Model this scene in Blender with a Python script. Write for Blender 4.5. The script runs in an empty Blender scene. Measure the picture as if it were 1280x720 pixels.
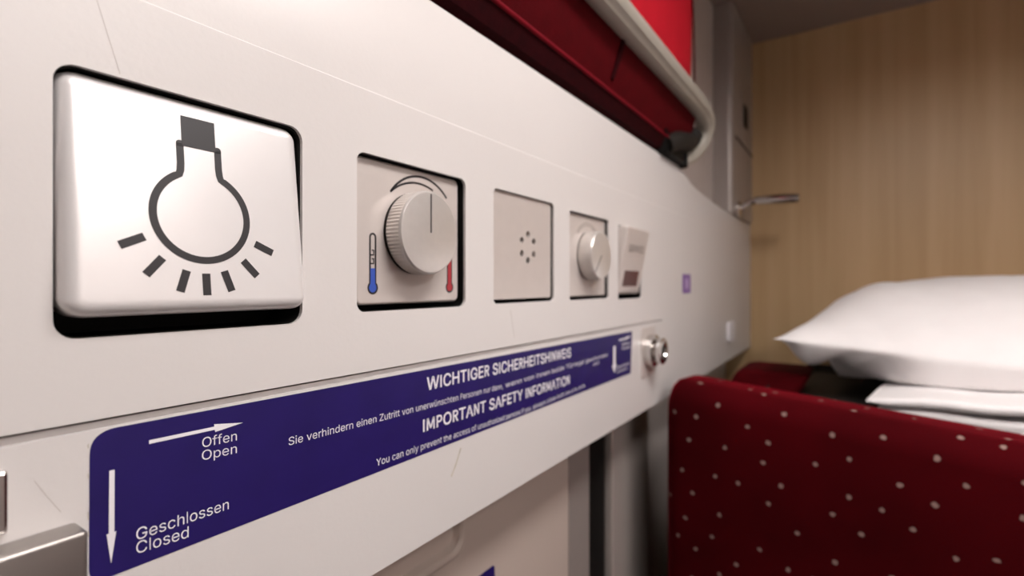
import bpy, bmesh, math, random
from mathutils import Vector, Matrix, noise
from mathutils.geometry import tessellate_polygon
random.seed(4)
D = 0.18            # distance of the lens from the control panel
HC = 1.25           # height of the lens above the floor
F = 640.0
VX, VY = 1068.0, 355.0
R = math.hypot(F, VX-640)
ST, CT = (VX-640)/R, F/R
PI = math.pi
SC = bpy.context.scene
COL = SC.collection

# ------------------------------------------------------------------ measuring helpers
def W(px, py, L=1.0):
    """point of the plane parallel to the wall, L*D from the lens, in metres (X, Z)"""
    w = VX-px
    X = L*D*(R*R/F/w-(VX-640)/F)
    return X, HC+(VY-py)/w*R/F*L*D
def RF(r, f, h=0.0):
    """right / forward / up offsets from the lens in units of D -> world"""
    return Vector((D*(ST*r+CT*f), -D+D*(-CT*r+ST*f), HC+h*D))
def Y(L): return -D+L*D
def Z(h): return HC+h*D

# ------------------------------------------------------------------ materials
def nodes(name):
    m = bpy.data.materials.new(name); m.use_nodes = True
    nt = m.node_tree; b = nt.nodes['Principled BSDF']
    return m, nt, b
def N(nt, t, **k):
    n = nt.nodes.new(t)
    for a, v in k.items():
        if a.startswith('i_'): n.inputs[a[2:].replace('_', ' ')].default_value = v
        else: setattr(n, a, v)
    return n
def ramp(nt, stops):
    r = nt.nodes.new('ShaderNodeValToRGB')
    e = r.color_ramp.elements
    e[0].position, e[0].color = stops[0][0], (*stops[0][1], 1)
    e[1].position, e[1].color = stops[-1][0], (*stops[-1][1], 1)
    for p, c in stops[1:-1]:
        x = e.new(p); x.color = (*c, 1)
    return r
def mat(name, col, rough=.5, metal=0.0, var=.04, scale=40, bump=0.0, bscale=200, sheen=0, coat=0, spec=.5):
    m, nt, b = nodes(name)
    tc = N(nt, 'ShaderNodeTexCoord')
    n = N(nt, 'ShaderNodeTexNoise', i_Scale=scale, i_Detail=5.0)
    nt.links.new(tc.outputs['Object'], n.inputs['Vector'])
    r = ramp(nt, [(.3, tuple(c*(1-var) for c in col)), (.7, tuple(min(1, c*(1+var)) for c in col))])
    nt.links.new(n.outputs['Fac'], r.inputs['Fac']); nt.links.new(r.outputs['Color'], b.inputs['Base Color'])
    b.inputs['Roughness'].default_value = rough; b.inputs['Metallic'].default_value = metal
    b.inputs['Specular IOR Level'].default_value = spec
    b.inputs['Sheen Weight'].default_value = sheen
    b.inputs['Coat Weight'].default_value = coat
    if bump:
        n2 = N(nt, 'ShaderNodeTexNoise', i_Scale=bscale, i_Detail=4.0)
        nt.links.new(tc.outputs['Object'], n2.inputs['Vector'])
        bp = N(nt, 'ShaderNodeBump', i_Strength=bump, i_Distance=.001)
        nt.links.new(n2.outputs['Fac'], bp.inputs['Height']); nt.links.new(bp.outputs['Normal'], b.inputs['Normal'])
    return m
M = {}
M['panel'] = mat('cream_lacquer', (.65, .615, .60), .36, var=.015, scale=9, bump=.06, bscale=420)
M['wallgrey'] = mat('grey_wall_lacquer', (.52, .46, .43), .45, var=.03)
M['ceil'] = mat('ceiling_lacquer', (.26, .20, .175), .6, var=.03, scale=8)
M['cab'] = mat('cabinet_lacquer', (.50, .415, .365), .4, var=.02, scale=12)
M['silver'] = mat('satin_silver_plastic', (.60, .54, .51), .36, metal=.25, var=.015, scale=120)
M['rocker'] = mat('pearl_silver_lacquer', (.78, .75, .745), .30, metal=.25, var=.01, scale=60, coat=.15)
M['knob'] = mat('turned_aluminium', (.70, .66, .63), .30, metal=.55, var=.02, scale=300)
M['chrome'] = mat('polished_metal', (.72, .70, .68), .16, metal=1, var=.02)
M['satin'] = mat('satin_metal', (.36, .33, .31), .33, metal=.85, var=.03, scale=100)
M['post'] = mat('grey_door_post', (.36, .315, .29), .36, metal=.25, var=.04, scale=18)
M['black'] = mat('black_plastic', (.006, .0055, .005), .6, var=.1, spec=.2)
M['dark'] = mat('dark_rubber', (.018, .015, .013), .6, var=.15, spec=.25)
M['ink'] = mat('dark_ink', (.014, .011, .013), .5, var=.05)
M['blueink'] = mat('blue_ink', (.035, .085, .42), .45, var=.05)
M['redink'] = mat('red_ink', (.36, .03, .04), .45, var=.05)
M['greyink'] = mat('grey_ink', (.26, .22, .20), .5, var=.05)
M['white'] = mat('white_ink', (.80, .77, .80), .5, var=.03)
M['blue'] = mat('blue_foil', (.015, .007, .10), .45, var=.10, scale=60, spec=.35)
M['purple'] = mat('violet_foil', (.20, .10, .34), .4, var=.05)
M['lilac'] = mat('lilac_foil', (.46, .34, .58), .4, var=.05)
M['window'] = mat('dark_red_lens', (.085, .018, .016), .2, var=.05)
M['floor'] = mat('grey_carpet', (.10, .09, .09), .9, var=.3, scale=200, bump=.5)
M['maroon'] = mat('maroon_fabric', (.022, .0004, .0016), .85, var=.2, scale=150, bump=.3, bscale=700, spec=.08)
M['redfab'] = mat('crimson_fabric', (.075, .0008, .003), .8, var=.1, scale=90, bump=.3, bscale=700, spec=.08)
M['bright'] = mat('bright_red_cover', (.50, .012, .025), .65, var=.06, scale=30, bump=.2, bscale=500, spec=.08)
M['pipe'] = mat('dull_red_piping', (.17, .004, .011), .7, var=.1, spec=.1)
M['rail'] = mat('greige_rail', (.38, .35, .30), .42, metal=.1, var=.04, scale=60)
M['linen'] = mat('white_linen', (.90, .87, .865), .8, var=.02, scale=30, bump=.25, bscale=900, sheen=.1)
M['scratch'] = mat('scratch_grey', (.46, .41, .38), .6, var=.1)
M['dirt'] = mat('old_glue', (.50, .45, .37), .7, var=.25, scale=300)

# light wood laminate with upright grain
def wood():
    m, nt, b = nodes('beech_laminate')
    tc = N(nt, 'ShaderNodeTexCoord'); mp = N(nt, 'ShaderNodeMapping')
    mp.inputs['Scale'].default_value = (1, 26, 1.1)
    nt.links.new(tc.outputs['Object'], mp.inputs['Vector'])
    n = N(nt, 'ShaderNodeTexNoise', i_Scale=1.6, i_Detail=7.0, i_Distortion=.5)
    nt.links.new(mp.outputs['Vector'], n.inputs['Vector'])
    r = ramp(nt, [(.2, (.46, .30, .145)), (.5, (.53, .355, .185)), (.8, (.59, .405, .225))])
    nt.links.new(n.outputs['Fac'], r.inputs['Fac']); nt.links.new(r.outputs['Color'], b.inputs['Base Color'])
    b.inputs['Roughness'].default_value = .42
    return m
M['wood'] = wood()

# crimson velvet woven with small pale flecks, laid out by UV in metres
def velvet():
    m, nt, b = nodes('flecked_velvet')
    uv = N(nt, 'ShaderNodeUVMap')
    mp = N(nt, 'ShaderNodeMapping'); mp.inputs['Scale'].default_value = (33, 33, 1)
    mp.inputs['Rotation'].default_value = (0, 0, .5)
    nt.links.new(uv.outputs['UV'], mp.inputs['Vector'])
    v = N(nt, 'ShaderNodeTexVoronoi', i_Scale=1.0, i_Randomness=.62); v.voronoi_dimensions = '2D'
    nz = N(nt, 'ShaderNodeTexNoise', i_Scale=7.0, i_Detail=2.0)
    nt.links.new(mp.outputs['Vector'], nz.inputs['Vector'])
    mx = N(nt, 'ShaderNodeVectorMath', operation='MULTIPLY_ADD')
    mx.inputs[1].default_value = (.09, .09, 0)
    nt.links.new(nz.outputs['Color'], mx.inputs[0]); nt.links.new(mp.outputs['Vector'], mx.inputs[2])
    nt.links.new(mx.outputs[0], v.inputs['Vector'])
    r = ramp(nt, [(.045, (1, 1, 1)), (.085, (0, 0, 0))])
    nt.links.new(v.outputs['Distance'], r.inputs['Fac'])
    n2 = N(nt, 'ShaderNodeTexNoise', i_Scale=9.0, i_Detail=3.0)
    nt.links.new(uv.outputs['UV'], n2.inputs['Vector'])
    base = ramp(nt, [(.3, (.034, .0004, .0014)), (.7, (.060, .0007, .0025))])
    nt.links.new(n2.outputs['Fac'], base.inputs['Fac'])
    mix = N(nt, 'ShaderNodeMix', data_type='RGBA')
    nt.links.new(r.outputs['Color'], mix.inputs[0]); nt.links.new(base.outputs['Color'], mix.inputs[6])
    mix.inputs[7].default_value = (.26, .17, .15, 1)
    nt.links.new(mix.outputs[2], b.inputs['Base Color'])
    b.inputs['Roughness'].default_value = .9
    b.inputs['Specular IOR Level'].default_value = .05
    b.inputs['Sheen Weight'].default_value = .6; b.inputs['Sheen Tint'].default_value = (.75, .01, .04, 1)
    b.inputs['Sheen Roughness'].default_value = .35
    n3 = N(nt, 'ShaderNodeTexNoise', i_Scale=900.0, i_Detail=2.0)
    nt.links.new(uv.outputs['UV'], n3.inputs['Vector'])
    bp = N(nt, 'ShaderNodeBump', i_Strength=.4, i_Distance=.001)
    nt.links.new(n3.outputs['Fac'], bp.inputs['Height']); nt.links.new(bp.outputs['Normal'], b.inputs['Normal'])
    return m
M['velvet'] = velvet()
def glow(name, col, s):
    m, nt, b = nodes(name)
    b.inputs['Base Color'].default_value = (.9, .9, .9, 1)
    b.inputs['Emission Color'].default_value = (*col, 1); b.inputs['Emission Strength'].default_value = s
    return m

# ------------------------------------------------------------------ object helpers
def link(name, bm, m, parent=None, smooth=0, loc=None):
    bmesh.ops.recalc_face_normals(bm, faces=bm.faces[:])
    me = bpy.data.meshes.new(name); bm.to_mesh(me); bm.free()
    me.materials.append(m)
    o = bpy.data.objects.new(name, me); COL.objects.link(o)
    if smooth:
        for p in me.polygons: p.use_smooth = True
        if smooth > 1: me.set_sharp_from_angle(angle=math.radians(smooth))
    if parent:
        o.parent = parent
        o.matrix_parent_inverse = Matrix.Translation(-Vector(parent.location))
    return o
def thing(name, label, cat, loc=(0, 0, 0), group=None):
    o = bpy.data.objects.new(name, None); COL.objects.link(o)
    o.location = loc; o.empty_display_size = .02
    o['label'] = label; o['category'] = cat
    if group: o['group'] = group
    return o
def tag(o, label, cat, group=None):
    o['label'] = label; o['category'] = cat
    if group: o['group'] = group
    return o
def struct(o): o['kind'] = 'structure'; return o
def box(bm, x0, x1, y0, y1, z0, z1, bev=0, seg=3):
    r = bmesh.ops.create_cube(bm, size=1)
    vs = r['verts']
    for v in vs:
        v.co = Vector((x0+(v.co.x+.5)*(x1-x0), y0+(v.co.y+.5)*(y1-y0), z0+(v.co.z+.5)*(z1-z0)))
    if bev:
        es = list({e for v in vs for e in v.link_edges})
        bmesh.ops.bevel(bm, geom=es, offset=bev, segments=seg, profile=.5, affect='EDGES', clamp_overlap=True)
def rrect(x0, x1, z0, z1, r, n=6):
    pts = []
    for cx, cz, a0 in ((x1-r, z1-r, 0), (x0+r, z1-r, 90), (x0+r, z0+r, 180), (x1-r, z0+r, 270)):
        for i in range(n+1):
            a = math.radians(a0+90*i/n)
            pts.append((cx+r*math.cos(a), cz+r*math.sin(a)))
    return pts
def plate(bm, loops, y0, y1, fn=None):
    """loops[0] outline, others holes, in (x,z); solid from y0 (front) to y1 (back); fn maps (x,y,z)"""
    fn = fn or (lambda x, y, z: Vector((x, y, z)))
    flat = [p for l in loops for p in l]
    tris = tessellate_polygon([[Vector((p[0], p[1], 0)) for p in l] for l in loops])
    fr = [bm.verts.new(fn(p[0], y0, p[1])) for p in flat]
    bk = [bm.verts.new(fn(p[0], y1, p[1])) for p in flat]
    for t in tris:
        try:
            bm.faces.new([fr[i] for i in t]); bm.faces.new([bk[i] for i in reversed(t)])
        except ValueError: pass
    k = 0
    for l in loops:
        n = len(l)
        for i in range(n):
            a, b = k+i, k+(i+1) % n
            try: bm.faces.new([fr[a], fr[b], bk[b], bk[a]])
            except ValueError: pass
        k += n
def loft(bm, rings, cap0=True, cap1=True, close=True):
    vr = [[bm.verts.new(Vector(p)) for p in r] for r in rings]
    for a, b in zip(vr, vr[1:]):
        n = len(a)
        for i in range(n if close else n-1):
            bm.faces.new([a[i], a[(i+1) % n], b[(i+1) % n], b[i]])
    if cap0: bm.faces.new(vr[0])
    if cap1: bm.faces.new(list(reversed(vr[-1])))
def lathe_y(bm, cx, cz, prof, n=96, teeth=0, amp=0, tr=(0, 0)):
    """profile of (radius, y) turned about the axis parallel to Y"""
    rings = []
    for r, y in prof:
        ring = []
        for i in range(n):
            a = 2*PI*i/n
            rr = r
            if teeth and tr[0] <= y <= tr[1]: rr = r+amp*(1 if (i*teeth*2//n) % 2 else -1)
            ring.append((cx+rr*math.cos(a), y, cz+rr*math.sin(a)))
        rings.append(ring)
    loft(bm, rings)
def tube(bm, pts, r, n=14, rf=None):
    pts = [Vector(p) for p in pts]
    rings = []; up = Vector((0, 0, 1)); prev = None
    for i, p in enumerate(pts):
        t = (pts[min(i+1, len(pts)-1)]-pts[max(i-1, 0)]).normalized()
        s = prev if prev is not None else (t.cross(up) if abs(t.dot(up)) < .95 else t.cross(Vector((0, 1, 0))))
        s = (s-t*s.dot(t)).normalized(); prev = s
        u = s.cross(t)
        rr = rf(i/(len(pts)-1)) if rf else r
        rings.append([p+s*rr*math.cos(2*PI*k/n)+u*rr*math.sin(2*PI*k/n) for k in range(n)])
    loft(bm, rings)
def smooth_path(pts, n=8):
    pts = [Vector(p) for p in pts]; out = []
    for i in range(len(pts)-1):
        p0, p1, p2, p3 = pts[max(i-1, 0)], pts[i], pts[i+1], pts[min(i+2, len(pts)-1)]
        for k in range(n):
            t = k/n
            out.append(.5*((2*p1)+(p2-p0)*t+(2*p0-5*p1+4*p2-p3)*t*t+(3*p1-p0-3*p2+p3)*t**3))
    out.append(pts[-1]); return out
def stroke(bm, pts, wd, y, th=.00008, closed=False, fn=None):
    """flat inked line through (x,z) points"""
    n = len(pts); L = []; Rr = []
    for i in range(n):
        a = Vector(pts[(i-1) % n] if closed or i else pts[0]); c = Vector(pts[(i+1) % n] if closed or i < n-1 else pts[-1])
        d = (c-a).normalized(); nn = Vector((-d.y, d.x)); p = Vector(pts[i])
        L.append(tuple(p+nn*wd/2)); Rr.append(tuple(p-nn*wd/2))
    fn = fn or (lambda x, y, z: Vector((x, y, z)))
    rows = [[bm.verts.new(fn(l[0], y, l[1])), bm.verts.new(fn(r[0], y, r[1])), bm.verts.new(fn(r[0], y+th, r[1])), bm.verts.new(fn(l[0], y+th, l[1]))] for l, r in zip(L, Rr)]
    m = n if closed else n-1
    for i in range(m):
        a, b = rows[i], rows[(i+1) % n]
        for k in range(4): bm.faces.new([a[k], a[(k+1) % 4], b[(k+1) % 4], b[k]])
    if not closed: bm.faces.new(rows[0]); bm.faces.new(list(reversed(rows[-1])))
def disc(cx, cz, r, n=40): return [(cx+r*math.cos(2*PI*i/n), cz+r*math.sin(2*PI*i/n)) for i in range(n)]
def arc3(p, q, s, n=24):
    """points of the circular arc through p, q, s"""
    ax, ay = p; bx, by = q; cx, cy = s
    d = 2*(ax*(by-cy)+bx*(cy-ay)+cx*(ay-by))
    ux = ((ax*ax+ay*ay)*(by-cy)+(bx*bx+by*by)*(cy-ay)+(cx*cx+cy*cy)*(ay-by))/d
    uy = ((ax*ax+ay*ay)*(cx-bx)+(bx*bx+by*by)*(ax-cx)+(cx*cx+cy*cy)*(bx-ax))/d
    r = math.hypot(ax-ux, ay-uy)
    a0 = math.atan2(ay-uy, ax-ux); a1 = math.atan2(cy-uy, cx-ux); am = math.atan2(by-uy, bx-ux)
    if not (min(a0, a1) <= am <= max(a0, a1)): a1 += 2*PI if a1 < a0 else -2*PI
    return [(ux+r*math.cos(a0+(a1-a0)*i/n), uy+r*math.sin(a0+(a1-a0)*i/n)) for i in range(n+1)]
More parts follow.
